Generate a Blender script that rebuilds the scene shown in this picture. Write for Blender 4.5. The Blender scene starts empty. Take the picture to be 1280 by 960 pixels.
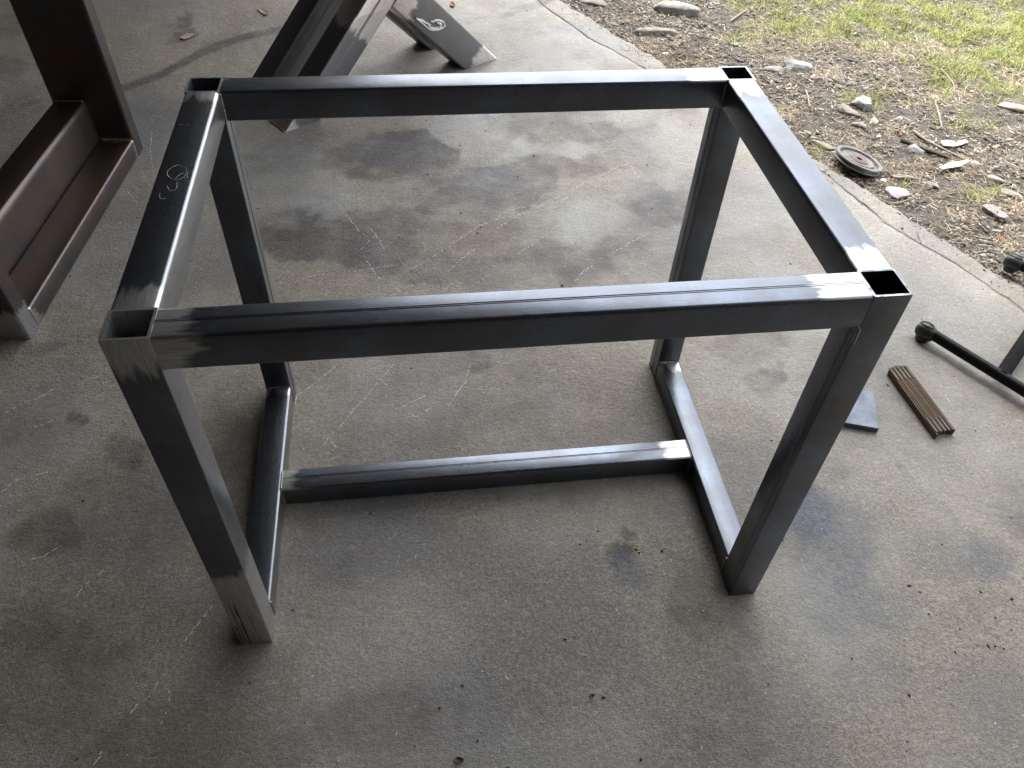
import bpy, bmesh, math, random
import numpy as np
from mathutils import Vector, Matrix, noise
random.seed(7); rng = np.random.default_rng(7)
C = bpy.context.scene.collection
sc = bpy.context.scene
U = 0.06                                    # one tube width in metres

# ------------------------------------------------------------------ camera
F_PX = 953.19
CAM = np.array([6.9331, -12.2499, 25.7392])
yaw, pitch, roll = 0.1637, 0.8217, 0.0538
def _axes():
    cy, sy = math.cos(yaw), math.sin(yaw); cp, sp = math.cos(pitch), math.sin(pitch); cr, sr = math.cos(roll), math.sin(roll)
    f = np.array([sy*cp, cy*cp, -sp]); r = np.array([cy, -sy, 0.0]); u = np.cross(r, f)
    return cr*r + sr*u, -sr*r + cr*u, f
AR, AU, AF = _axes()
def G(px, py, z=0.0):
    """survey helper: where the ground (or the level z, in tube widths) lies for a photo position; result in tube widths"""
    d = AF + AR*(px-640)/F_PX - AU*(py-480)/F_PX
    return CAM + d*((z-CAM[2])/d[2])
def Gm(px, py, z=0.0):                       # the same in metres (z in metres too)
    g = G(px, py, z/U)*U
    return Vector(g)
cd = bpy.data.cameras.new('camera'); cam = bpy.data.objects.new('camera', cd); C.objects.link(cam)
cam.matrix_world = Matrix(((AR[0], AU[0], -AF[0], CAM[0]*U), (AR[1], AU[1], -AF[1], CAM[1]*U), (AR[2], AU[2], -AF[2], CAM[2]*U), (0, 0, 0, 1)))
cd.sensor_width = 36; cd.lens = F_PX/1280*36; cd.clip_start = 0.02; cd.clip_end = 500
sc.camera = cam

# ------------------------------------------------------------------ daylight
SUN_EL, SUN_AZ = 60.0, 112.0                  # azimuth in degrees from +X towards +Y (outside, beyond the doorway)
w = bpy.data.worlds.new('World'); sc.world = w; w.use_nodes = True
nt = w.node_tree; bg = nt.nodes['Background']
sky = nt.nodes.new('ShaderNodeTexSky'); sky.sky_type = 'NISHITA'; sky.sun_disc = False
sky.sun_elevation = math.radians(SUN_EL); sky.sun_rotation = math.radians(90-SUN_AZ)
sky.air_density = 1.0; sky.dust_density = 3.0
bw = nt.nodes.new('ShaderNodeRGBToBW'); mixc = nt.nodes.new('ShaderNodeMix'); mixc.data_type = 'RGBA'
tcw = nt.nodes.new('ShaderNodeTexCoord'); nz = nt.nodes.new('ShaderNodeTexNoise'); nz.inputs['Scale'].default_value = 2.2; nz.inputs['Detail'].default_value = 6
rmp = nt.nodes.new('ShaderNodeMapRange'); rmp.inputs['From Min'].default_value = .35; rmp.inputs['From Max'].default_value = .65
rmp.inputs['To Min'].default_value = .5; rmp.inputs['To Max'].default_value = .85
mul = nt.nodes.new('ShaderNodeVectorMath'); mul.operation = 'SCALE'; mul.inputs['Scale'].default_value = 7.5
L = nt.links.new
L(sky.outputs[0], bw.inputs[0]); L(tcw.outputs['Generated'], nz.inputs['Vector']); L(nz.outputs['Fac'], rmp.inputs['Value'])
L(bw.outputs[0], mul.inputs[0]); L(rmp.outputs[0], mixc.inputs[0]); L(sky.outputs[0], mixc.inputs[6]); L(mul.outputs[0], mixc.inputs[7])
L(mixc.outputs[2], bg.inputs['Color']); bg.inputs['Strength'].default_value = 0.15
sd = bpy.data.lights.new('sun', 'SUN'); sd.energy = 1.7; sd.angle = math.radians(10); sd.color = (1, .95, .87)
sun = bpy.data.objects.new('sun', sd); C.objects.link(sun)
az, el = math.radians(SUN_AZ), math.radians(SUN_EL)
sdir = Vector((math.cos(el)*math.cos(az), math.cos(el)*math.sin(az), math.sin(el)))
sun.rotation_euler = sdir.to_track_quat('Z', 'Y').to_euler(); sun.location = (4, 3, 8)
vs = sc.view_settings; vs.view_transform = 'Standard'; vs.look = 'None'; vs.gamma = 1; vs.exposure = .42
vs.use_curve_mapping = False

# ------------------------------------------------------------------ helpers
def link(name, me, mat=None, parent=None):
    o = bpy.data.objects.new(name, me); C.objects.link(o)
    if mat is not None: me.materials.append(mat)
    if parent is not None: o.parent = parent
    return o
def tag(o, label=None, cat=None, group=None, kind=None):
    if label: o['label'] = label
    if cat: o['category'] = cat
    if group: o['group'] = group
    if kind: o['kind'] = kind
    return o
def empty(name, loc=(0, 0, 0), rz=0.0):
    o = bpy.data.objects.new(name, None); C.objects.link(o); o.location = loc; o.rotation_euler = (0, 0, rz)
    o.empty_display_size = .05
    return o
def mesh(name, verts, faces, smooth=False):
    me = bpy.data.meshes.new(name); me.from_pydata([tuple(v) for v in verts], [], faces); me.update()
    if smooth: me.polygons.foreach_set('use_smooth', [True]*len(me.polygons))
    return me
def np_mesh(name, V, Fc, smooth=False):
    """fast mesh from numpy arrays, faces of equal size"""
    me = bpy.data.meshes.new(name); n = Fc.shape[1]
    me.vertices.add(len(V)); me.vertices.foreach_set('co', V.astype(np.float32).ravel())
    me.loops.add(Fc.size); me.loops.foreach_set('vertex_index', Fc.astype(np.int32).ravel())
    me.polygons.add(len(Fc)); me.polygons.foreach_set('loop_start', np.arange(0, Fc.size, n, dtype=np.int32))
    me.polygons.foreach_set('loop_total', np.full(len(Fc), n, dtype=np.int32))
    me.update(calc_edges=True); me.validate()
    if smooth: me.polygons.foreach_set('use_smooth', np.ones(len(Fc), dtype=bool))
    return me
def fattr(me, name, vals):
    a = me.attributes.new(name, 'FLOAT', 'POINT'); a.data.foreach_set('value', np.asarray(vals, dtype=np.float32))
def smooth_by_angle(me, deg=35):
    bm = bmesh.new(); bm.from_mesh(me)
    bmesh.ops.recalc_face_normals(bm, faces=bm.faces)
    for f in bm.faces: f.smooth = True
    for e in bm.edges:
        if len(e.link_faces) == 2 and e.calc_face_angle(0) > math.radians(deg): e.smooth = False
    bm.to_mesh(me); bm.free()

# value noise in numpy
_T = rng.random((256, 256))
def vnoise(x, y):
    xi = np.floor(x).astype(int); yi = np.floor(y).astype(int); fx = x-xi; fy = y-yi
    fx = fx*fx*(3-2*fx); fy = fy*fy*(3-2*fy)
    a = _T[xi % 256, yi % 256]; b = _T[(xi+1) % 256, yi % 256]; c = _T[xi % 256, (yi+1) % 256]; d = _T[(xi+1) % 256, (yi+1) % 256]
    return (a*(1-fx)+b*fx)*(1-fy)+(c*(1-fx)+d*fx)*fy
def fbm(x, y, oct=5):
    s = 0; a = .5; t = 0
    for k in range(oct):
        s = s+a*vnoise(x*2**k+17.3*k, y*2**k+5.1*k); t += a; a *= .5
    return s/t

# ------------------------------------------------------------------ materials
class NT:
    def __init__(s, name):
        s.m = bpy.data.materials.new(name); s.m.use_nodes = True; s.t = s.m.node_tree
        s.b = s.t.nodes['Principled BSDF']
    def n(s, typ, **kw):
        nd = s.t.nodes.new(typ)
        for k, v in kw.items():
            if k.startswith('i_'):
                key = k[2:].replace('_', ' ')
                nd.inputs[key].default_value = v
            else: setattr(nd, k, v)
        return nd
    def l(s, a, b): s.t.links.new(a, b)
    def coord(s, which='Object'): return s.n('ShaderNodeTexCoord').outputs[which]
    def mapv(s, v, scale=(1, 1, 1)):
        m = s.n('ShaderNodeMapping'); m.inputs['Scale'].default_value = scale; s.l(v, m.inputs['Vector']); return m.outputs[0]
    def noise(s, v, scale, detail=5, rough=.55):
        k = s.n('ShaderNodeTexNoise'); k.inputs['Scale'].default_value = scale; k.inputs['Detail'].default_value = detail
        k.inputs['Roughness'].default_value = rough; s.l(v, k.inputs['Vector']); return k.outputs['Fac']
    def rng(s, v, a, b, c=0., d=1., smooth=False):
        k = s.n('ShaderNodeMapRange'); k.inputs['From Min'].default_value = a; k.inputs['From Max'].default_value = b
        k.inputs['To Min'].default_value = c; k.inputs['To Max'].default_value = d
        if smooth: k.interpolation_type = 'SMOOTHSTEP'
        s.l(v, k.inputs['Value']); return k.outputs[0]
    def math(s, op, a, b=None, clamp=False):
        k = s.n('ShaderNodeMath'); k.operation = op; k.use_clamp = clamp
        for i, x in enumerate((a, b)):
            if x is None: continue
            if isinstance(x, (int, float)): k.inputs[i].default_value = x
            else: s.l(x, k.inputs[i])
        return k.outputs[0]
    def mix(s, f, a, b):
        k = s.n('ShaderNodeMix'); k.data_type = 'RGBA'
        if isinstance(f, (int, float)): k.inputs[0].default_value = f
        else: s.l(f, k.inputs[0])
        for i, x in ((6, a), (7, b)):
            if isinstance(x, tuple): k.inputs[i].default_value = (*x, 1)
            else: s.l(x, k.inputs[i])
        return k.outputs[2]
    def attr(s, name, typ='GEOMETRY'):
        k = s.n('ShaderNodeAttribute'); k.attribute_name = name; k.attribute_type = typ; return k.outputs['Fac']
    def bump(s, h, strength=.3, dist=.001, normal=None):
        k = s.n('ShaderNodeBump'); k.inputs['Strength'].default_value = strength; k.inputs['Distance'].default_value = dist
        s.l(h, k.inputs['Height'])
        if normal is not None: s.l(normal, k.inputs['Normal'])
        return k.outputs[0]
    def out(s, col=None, rough=None, metal=None, normal=None, spec=None):
        for key, x in (('Base Color', col), ('Roughness', rough), ('Metallic', metal), ('Normal', normal), ('Specular IOR Level', spec)):
            if x is None: continue
            if isinstance(x, tuple): s.b.inputs[key].default_value = (*x, 1)
            elif isinstance(x, (int, float)): s.b.inputs[key].default_value = x
            else: s.l(x, s.b.inputs[key])
        return s.m

def steel_mat(name, scale_col=(.155, .178, .22), warm=(.125, .128, .138), ground=(.68, .68, .68), rust=0.0, base_rough=.255):
    """hot-rolled tube: mill scale, long drawing streaks, ends ground bright (object properties length, grind_a, grind_b)"""
    s = NT(name); v = s.coord()
    streak = s.noise(s.mapv(v, (2.2, 150, 150)), 3, 5, .6)
    fine = s.noise(s.mapv(v, (12, 260, 260)), 4, 4, .6)
    blot = s.noise(v, 9, 5, .6); spots = s.noise(v, 55, 4, .7); ragged = s.math('ADD', s.math('MULTIPLY', s.noise(s.mapv(v, (.8, 1.4, 1.4)), 16, 4, .6), .6), s.math('MULTIPLY', s.noise(s.mapv(v, (.35, 6, 6)), 16, 3, .6), .4))
    sep = s.n('ShaderNodeSeparateXYZ'); s.l(v, sep.inputs[0]); X = sep.outputs[0]
    ln = s.attr('length', 'OBJECT'); ga = s.attr('grind_a', 'OBJECT'); gb = s.attr('grind_b', 'OBJECT')
    off = s.rng(ragged, .3, .7, -.03, .03)
    ma = s.rng(s.math('SUBTRACT', s.math('ADD', ga, off), X), -.004, .016)
    mb = s.rng(s.math('SUBTRACT', s.math('ADD', gb, off), s.math('SUBTRACT', ln, X)), -.004, .016)
    geo = s.n('ShaderNodeNewGeometry'); sn = s.n('ShaderNodeSeparateXYZ'); s.l(geo.outputs['True Normal'], sn.inputs[0])
    top = s.rng(sn.outputs[2], .5, .7)
    ma = s.math('MULTIPLY', ma, s.math('MAXIMUM', top, s.attr('sides_a', 'OBJECT')))
    mb = s.math('MULTIPLY', mb, s.math('MAXIMUM', top, s.attr('sides_b', 'OBJECT')))
    mask = s.math('MAXIMUM', ma, mb, True)
    scr = s.rng(s.noise(s.mapv(v, (3, 150, 150)), 4, 4, .7), .33, .45, .35, 1)
    mask = s.math('MULTIPLY', mask, s.math('MAXIMUM', top, scr))
    gn = s.n('ShaderNodeVectorMath', operation='DOT_PRODUCT'); s.l(geo.outputs['True Normal'], gn.inputs[0]); gn.inputs[1].default_value = (1, 0, 0)
    bare = s.math('MULTIPLY', s.math('MULTIPLY', s.rng(gn.outputs['Value'], .3, .8), s.attr('bare', 'OBJECT')), s.rng(blot, .3, .6, .25, .5))  # sides facing the doorway painted paler to stand in for its light
    mask = s.math('MAXIMUM', mask, bare)
    col = s.mix(s.rng(blot, .35, .65), scale_col, warm)
    col = s.mix(s.rng(streak, .42, .8, 0, .32), col, tuple(c*.55 for c in scale_col))
    col = s.mix(s.rng(fine, .62, .75, 0, .35), col, tuple(min(1, c*2.0) for c in scale_col))
    col = s.mix(s.math('MULTIPLY', s.rng(s.noise(v, 34, 8, .75), .62-rust, .78-rust*.5), .75), col, (.155, .09, .055))
    grain = s.noise(s.mapv(v, (10, 420, 420)), 3, 5, .65)
    gcol = s.mix(s.rng(grain, .35, .65), ground, tuple(c*.55 for c in ground))
    col = s.mix(mask, col, gcol)
    smear = s.noise(s.mapv(v, (1, 3, 3)), 22, 7, .7)
    col = s.mix(s.rng(smear, .52, .75, 0, .2), col, tuple(c*1.4 for c in scale_col))
    ro = s.math('ADD', s.rng(blot, .3, .7, base_rough-.01, base_rough+.05), s.rng(smear, .5, .7, 0, .05))
    ro = s.math('ADD', ro, s.rng(fine, .4, .8, 0, .12))
    k = s.n('ShaderNodeMix'); s.l(mask, k.inputs[0]); s.l(ro, k.inputs[2]); k.inputs[3].default_value = .38
    h = s.math('ADD', s.math('MULTIPLY', streak, .3), s.math('MULTIPLY', spots, .35))
    return s.out(col, k.outputs[0], .96, s.bump(h, .14, .0005))
M_STEEL = steel_mat('mill_scale_steel')
M_RUSTY = steel_mat('rusty_steel', (.085, .088, .10), (.12, .08, .055), (.60, .61, .63), .13, .34)
M_XLEG = steel_mat('grey_scale_steel', (.185, .19, .21), (.17, .165, .165), (.85, .80, .79), .0, .42)

def simple(name, col, rough=.5, metal=0., var=.25, scale=60, bump=.3, dist=.001, col2=None, stretch=(1, 1, 1), spec=None):
    s = NT(name); v = s.mapv(s.coord(), stretch)
    a = s.noise(v, scale, 6, .6); b = s.noise(v, scale*4, 4, .6)
    c2 = col2 or tuple(c*(1-var) for c in col)
    c = s.mix(s.rng(a, .35, .65), col, c2)
    c = s.mix(s.rng(b, .5, .75, 0, .5), c, tuple(x*(1-var) for x in col))
    return s.out(c, s.rng(a, .3, .7, max(0, rough-.07), min(1, rough+.07)), metal, s.bump(b, bump, dist), spec)

# ------------------------------------------------------------------ concrete
def concrete_mat():
    s = NT('worn_concrete'); v = s.coord()
    big = s.noise(v, 2.3, 6, .6); mid = s.noise(v, 11, 7, .65); fine = s.noise(v, 120, 6, .7); grit = s.noise(v, 420, 3, .6)
    wv = s.n('ShaderNodeTexVoronoi'); wv.inputs['Scale'].default_value = 150; s.l(v, wv.inputs['Vector'])
    pits = s.rng(wv.outputs['Distance'], .0, .16, 1, 0)
    pmask = s.rng(s.noise(v, 24, 4, .7), .5, .6)
    pits = s.math('MULTIPLY', pits, pmask)
    col = s.mix(s.rng(big, .36, .64), (.285, .247, .195), (.222, .19, .148))
    col = s.mix(s.rng(mid, .32, .72), col, s.mix(.5, col, (.17, .155, .13)))
    col = s.mix(s.rng(fine, .44, .60, 0, .6), col, (.44, .405, .345))
    col = s.mix(s.rng(grit, .50, .60, 0, .75), col, (.11, .10, .085))
    col = s.mix(s.rng(grit, .42, .34, 0, .6), col, (.46, .45, .42))
    fl = s.noise(v, 62, 8, .78); fl2 = s.noise(s.mapv(v, (1, 1.7, 1)), 33, 7, .75)
    col = s.mix(s.rng(fl, .54, .63, 0, .75), col, (.105, .093, .077))
    col = s.mix(s.rng(fl2, .45, .35, 0, .65), col, (.44, .41, .36))
    for sc_, wd_l, lo in ((15, .007, .56), (38, .010, .53)):
        ln_ = s.rng(s.math('ABSOLUTE', s.math('SUBTRACT', s.noise(v, sc_, 5, .62), .5)), 0, wd_l, 1, 0)
        ln_ = s.math('MULTIPLY', ln_, s.rng(s.noise(v, sc_*.45, 3, .5), lo, lo+.06))
        col = s.mix(s.math('MULTIPLY', ln_, .55), col, (.085, .076, .065))
    lig = s.attr('pale'); st = s.attr('stain_shade'); bl = s.attr('blue'); br = s.attr('brown')
    col = s.mix(s.math('MULTIPLY', lig, .7), col, (.37, .375, .37))
    fz = s.math('ADD', s.math('MULTIPLY', s.noise(v, 26, 9, .72), .6), s.math('MULTIPLY', fine, .4))
    def ragg(a, amp=.75):
        e_ = s.rng(s.math('ADD', a, s.math('MULTIPLY', s.math('SUBTRACT', fz, .5), amp)), .12, .74, smooth=True)
        return s.math('ADD', s.math('MULTIPLY', e_, s.rng(a, 0, .9, .3, .75)), s.math('MULTIPLY', s.math('MULTIPLY', a, s.rng(fz, .35, .65, .4, 1.3)), .4), True)
    st = ragg(st); br = ragg(br); lig = ragg(lig)
    brk = s.math('MULTIPLY', s.rng(mid, .3, .6, .6, 1.1), s.rng(fine, .35, .65, 1.15, .75))
    col = s.mix(s.math('MULTIPLY', s.math('MULTIPLY', br, brk), .95, True), col, (.115, .093, .074))
    col = s.mix(s.math('MULTIPLY', s.math('MULTIPLY', st, brk), 1.0, True), col, (.078, .07, .066))
    col = s.mix(s.math('MULTIPLY', s.math('MULTIPLY', bl, s.rng(fl, .35, .6, 1.4, .3)), .9, True), col, (.065, .085, .125))
    col = s.mix(s.math('MULTIPLY', pits, .7), col, (.07, .065, .06))
    ro = s.rng(mid, .3, .7, .52, .68)
    ro = s.math('SUBTRACT', ro, s.math('MULTIPLY', st, .10))
    h = s.math('ADD', s.math('MULTIPLY', fine, .7), s.math('ADD', s.math('MULTIPLY', grit, .35), s.math('MULTIPLY', mid, 1.4)))
    h = s.math('SUBTRACT', h, s.math('MULTIPLY', pits, .8))
    h = s.math('ADD', h, s.math('MULTIPLY', fl2, .9))
    return s.out(col, ro, 0., s.bump(h, .95, .0036), .42)
M_CONC = concrete_mat()
def edge_mat():
    m = M_CONC.copy(); m.name = 'crumbling_concrete_edge'; t = m.node_tree; b = t.nodes['Principled BSDF']
    n_ = t.nodes.new; tc = n_('ShaderNodeTexCoord'); no = n_('ShaderNodeTexNoise'); no.inputs['Scale'].default_value = 9; no.inputs['Detail'].default_value = 6
    mx = n_('ShaderNodeMix'); mx.data_type = 'RGBA'; mx.inputs[0].default_value = .12; vo = n_('ShaderNodeTexVoronoi'); vo.feature = 'DISTANCE_TO_EDGE'; vo.inputs['Scale'].default_value = 7
    mr = n_('ShaderNodeMapRange'); mr.inputs['From Max'].default_value = .022; mr.inputs['To Min'].default_value = 1; mr.inputs['To Max'].default_value = 0
    n2 = n_('ShaderNodeTexNoise'); n2.inputs['Scale'].default_value = 5; mr2 = n_('ShaderNodeMapRange'); mr2.inputs['From Min'].default_value = .48; mr2.inputs['From Max'].default_value = .6
    mu = n_('ShaderNodeMath'); mu.operation = 'MULTIPLY'; cm = n_('ShaderNodeMix'); cm.data_type = 'RGBA'; cm.inputs[7].default_value = (.055, .047, .038, 1)
    k = t.links.new; k(tc.outputs['Object'], no.inputs['Vector']); k(tc.outputs['Object'], mx.inputs[6]); k(no.outputs['Color'], mx.inputs[7]); k(mx.outputs[2], vo.inputs['Vector']); k(vo.outputs['Distance'], mr.inputs['Value'])
    k(tc.outputs['Object'], n2.inputs['Vector']); k(n2.outputs['Fac'], mr2.inputs['Value']); k(mr.outputs[0], mu.inputs[0]); k(mr2.outputs[0], mu.inputs[1])
    src = b.inputs['Base Color'].links[0].from_socket; k(src, cm.inputs[6]); k(mu.outputs[0], cm.inputs[0]); k(cm.outputs[2], b.inputs['Base Color'])
    bp = n_('ShaderNodeBump'); bp.invert = True; bp.inputs['Strength'].default_value = .9; bp.inputs['Distance'].default_value = .004; k(mu.outputs[0], bp.inputs['Height']); k(b.inputs['Normal'].links[0].from_socket, bp.inputs['Normal']); k(bp.outputs[0], b.inputs['Normal'])
    b.inputs['Roughness'].links and t.links.remove(b.inputs['Roughness'].links[0]); b.inputs['Roughness'].default_value = .66
    return m
M_EDGE = edge_mat()

# slab outline: local axes, e along the doorway edge, n outwards
O2 = G(1280, 360)[:2]*U; O1 = G(700, 0)[:2]*U
EV = (O1-O2)/np.linalg.norm(O1-O2); NV = np.array([EV[1], -EV[0]])
def W2(e, n): return O2[0]+EV[0]*e+NV[0]*n, O2[1]+EV[1]*e+NV[1]*n
def px_of(x, y):
    """photo coordinates of floor positions, used as a plan for where stains and painted shade lie"""
    dx = x/U-CAM[0]; dy = y/U-CAM[1]; dz = -CAM[2]
    z = dx*AF[0]+dy*AF[1]+dz*AF[2]; z = np.where(z < .5, .5, z)
    return 640+F_PX*(dx*AR[0]+dy*AR[1]+dz*AR[2])/z, 480-F_PX*(dx*AU[0]+dy*AU[1]+dz*AU[2])/z

STAINS_AND_SHADE = {  # centre x,y, radius x,y, strength; real stains plus some painted shadows
 'stain_shade': [(440,290,110,34,.45),(580,238,110,30,.4),(640,340,150,22,.4),(520,330,120,20,.3),(800,320,70,30,.3),(512,188,62,26,.95),(500,700,160,40,.2),(700,580,120,16,.25),(560,215,60,18,.4),(640,232,52,28,.85),(600,250,95,14,.35),(400,300,85,24,.7),(470,312,60,24,.6),(500,270,50,18,.45),(395,285,20,14,.5),
           (690,155,80,18,.5),(740,170,40,12,.3),(855,150,30,12,.2),(545,452,70,22,.4),(952,478,24,18,.4),(965,470,12,10,.4),
           (95,522,16,8,.7),(38,488,10,8,.35),(160,565,30,22,.45),(82,488,10,6,.3),(40,540,60,16,.2),(780,690,22,10,.6),(800,250,46,24,.35),(340,285,40,16,.35),
           (380,710,110,22,.2),(610,640,230,30,.22),(620,880,60,40,.28),(905,925,60,30,.4),(960,870,46,30,.2),(1240,770,60,30,.25),(1062,590,30,10,.25),  # the wide ellipse along the cross rail is its shadow, painted in
           (232,28,16,12,.6),(30,120,30,16,.3),(370,660,60,20,.2),(300,650,50,60,.2),(1270,655,24,22,.35),(990,690,20,50,.15),(560,940,70,30,.2),(300,920,100,20,.15),(170,200,25,18,.25),  # patches left of the lower rail and below the cross rail deepen painted shade
           (480,570,20,14,.15),(372,560,16,10,.3),(840,470,30,14,.15),(640,500,90,40,.12),(20,430,50,10,.35),(1000,250,40,14,.1)],
 'brown': [(455,205,55,22,.6),(560,180,120,22,.3),(590,290,110,28,.35),(690,325,80,16,.55),(680,215,70,14,.5),(700,160,80,22,.35),(840,262,46,24,.5),(790,300,80,20,.25),
           (930,432,60,26,.45),(60,665,46,30,.55),(30,850,110,90,.5),(240,930,160,60,.5),(120,780,110,60,.35),(500,900,120,50,.3),(640,540,140,40,.12),(790,672,10,6,.9),(282,600,40,90,.5),(890,790,70,60,.25),(865,745,28,50,.45),(330,750,80,60,.25),(1240,860,50,60,.3),(640,800,140,90,.12),(480,890,90,40,.25),(330,840,60,40,.3),  # also painted shade: beside left lower rail, at front legs, dim bottom left
           (1180,650,60,50,.12),(850,145,34,16,.3),(110,60,60,40,.25),(200,40,60,20,.25),(20,40,40,60,.3)],
 'blue': [(782,702,20,12,1.0),(790,725,24,16,.5),(1012,640,28,34,.9),(1045,680,50,60,.35),(1240,705,40,24,.6),(1180,690,60,30,.3),(1090,850,50,30,.25),(640,800,120,90,.12),(470,660,120,60,.2),(1110,520,60,40,.12),(120,140,90,80,.3),(1080,760,80,40,.25)],
 'pale': [(585,160,60,26,.7),(685,195,50,14,.9),(575,205,20,20,.3),(375,230,60,60,.5),(400,262,46,16,.8),(740,285,50,36,.6),(850,190,60,26,.55),(820,230,40,16,.5),(880,330,90,80,.25),(1040,330,200,140,.25),(640,320,40,12,.25),
          (1060,560,110,80,.25),(690,100,70,20,.4),(720,60,60,40,.5),(600,120,90,16,.3),(470,480,120,60,.12),(980,790,70,100,.25),(1200,600,60,80,.25),(440,840,80,60,.1),(230,330,60,80,.2)],
}
TRACKS = [([(150,111),(200,93),(245,70),(262,60),(300,49),(350,36)],5,.85),([(-20,70),(12,74),(50,84),(75,96)],4,.6),([(570,28),(600,24),(625,21),(642,14),(668,7),(690,-6)],5,.6),
          ([(1100,552),(1150,608),(1215,672),(1250,712),(1300,760)],5,.35),([(1180,700),(1200,735),(1225,770)],4,.35),([(0,640),(60,622),(130,600)],8,.18),([(430,690),(440,780),(430,860)],6,.12),([(60,960),(180,880),(300,820)],8,.15)]
def paint(V):
    x, y = V[:, 0], V[:, 1]
    px, py = px_of(x, y)
    wx = (fbm(x*7, y*7)-.5)*60+(fbm(x*30+9, y*30)-.5)*20; wy = (fbm(x*7+40, y*7+9)-.5)*36+(fbm(x*30+50, y*30+3)-.5)*12
    res = {}
    for key, lst in STAINS_AND_SHADE.items():
        a = np.zeros(len(V))
        for cx, cy, rx, ry, st in lst:
            d = np.sqrt(((px+wx-cx)/rx)**2+((py+wy-cy)/ry)**2)
            soft = .42 if key == 'stain_shade' else .7
            k = np.clip((1+soft*.5-d)/soft, 0, 1); k = k*k*(3-2*k)
            a = 1-(1-a)*(1-st*k)
        # faint blotches everywhere
        g = fbm(x*3.1+{'stain_shade': 1, 'brown': 33, 'blue': 71, 'pale': 99}[key], y*3.1+7, 6)
        a = np.clip(a+np.clip((g-.5)*2.2, 0, .35), 0, 1)
        res[key] = a
    for pl, wd, st in TRACKS:
        dmin = np.full(len(V), 1e9)
        for (x0, y0), (x1, y1) in zip(pl[:-1], pl[1:]):
            ux, uy = x1-x0, y1-y0; t = np.clip(((px-x0)*ux+(py-y0)*uy)/(ux*ux+uy*uy), 0, 1)
            dmin = np.minimum(dmin, np.hypot(px+wx*.12-x0-ux*t, (py+wy*.15-y0-uy*t)))
        k = np.clip((wd*1.25-dmin)/(wd*.6), 0, 1)*st*(.6+.5*fbm(x*20, y*20))
        res['stain_shade'] = 1-(1-res['stain_shade'])*(1-np.clip(k, 0, 1))
    return res

def spaced(lo, hi, dlo, dhi, step, far):
    a = list(np.arange(dlo, dhi, step)); x = a[0]; s = step
    pre = []
    while x > lo: s = min(s*1.35, far); x -= s; pre.append(max(x, lo))
    x = a[-1]; s = step; post = []
    while x < hi: s = min(s*1.35, far); x += s; post.append(min(x, hi))
    return np.array(pre[::-1]+a+post)
def grid_faces(nu, nv):
    i = np.arange(nu-1)[:, None]*nv+np.arange(nv-1)[None, :]
    i = i.ravel(); return np.stack([i, i+nv, i+nv+1, i+1], 1)
# crack between the slab and the strip at its edge, surveyed from the photograph
crk = [G(*q)[:2]*U for q in [(650, -20), (687, 12), (737, 47), (785, 72), (1040, 222), (1110, 280), (1192, 327), (1272, 382), (1400, 480)]]
ce = np.array([(p-O2)@EV for p in crk]); cn = np.array([(p-O2)@NV for p in crk]); o = np.argsort(ce); ce, cn = ce[o], cn[o]
def crack_n(e): return np.interp(e, ce, cn)+(fbm(e*9+3, e*0+2)-.5)*.02+(vnoise(e*55, e*0+8)-.5)*.006
def edge_n(e): return (fbm(e*3+3, e*0+12)-.5)*.03+(fbm(e*14+3, e*0+22)-.5)*.04+(vnoise(e*60, e*0+5)-.5)*.008
Es = spaced(-3.0, 5.2, -1.9, 3.2, .0125, .3)
Ns = np.concatenate([spaced(-6.0, -.5, -3.4, -.5, .0125, .3)[:-1], []]); Ns = Ns[Ns < -.46]
tail = np.linspace(0, 1, 16)[1:]
rows = []
for e in Es:
    c = crack_n(np.array([e]))[0]; gap = max(0.0002, .005*(fbm(np.array([e*5.]), np.array([3.]))[0]-.47)*2.2)
    nn = np.concatenate([Ns, Ns[-1]+(c-gap-Ns[-1])*tail]); x, y = W2(e, nn)
    rows.append(np.stack([x, y, np.zeros_like(x)], 1))
V = np.concatenate(rows); nv = len(Ns)+len(tail)
edge_drop = np.zeros(len(V)).reshape(len(Es), nv); edge_drop[:, -1] = -.004; edge_drop[:, -2] = -.0006
V[:, 2] = (fbm(V[:, 0]*2.1, V[:, 1]*2.1)-.5)*.004+edge_drop.ravel()
V[:, 2] = np.minimum(V[:, 2], .0)          # the frame's feet stand on z = 0
F = grid_faces(len(Es), nv)
# hanging lip along the crack
lip = V.reshape(len(Es), nv, 3)[:, -1].copy(); lip[:, 2] = -.03; b0 = len(V); V2 = np.concatenate([V, lip])
li = np.arange(len(Es)-1); last = np.arange(len(Es))*nv+nv-1
F2 = np.concatenate([F, np.stack([last[:-1], b0+li, b0+li+1, last[1:]], 1)[:, ::-1]])
me = np_mesh('concrete_floor', V2, F2, True)
for k, a in paint(V2).items(): fattr(me, k, a)
floor = link('floor', me, M_CONC); tag(floor, 'worn grey concrete workshop floor with oil stains and white scratches', kind='structure')
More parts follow.
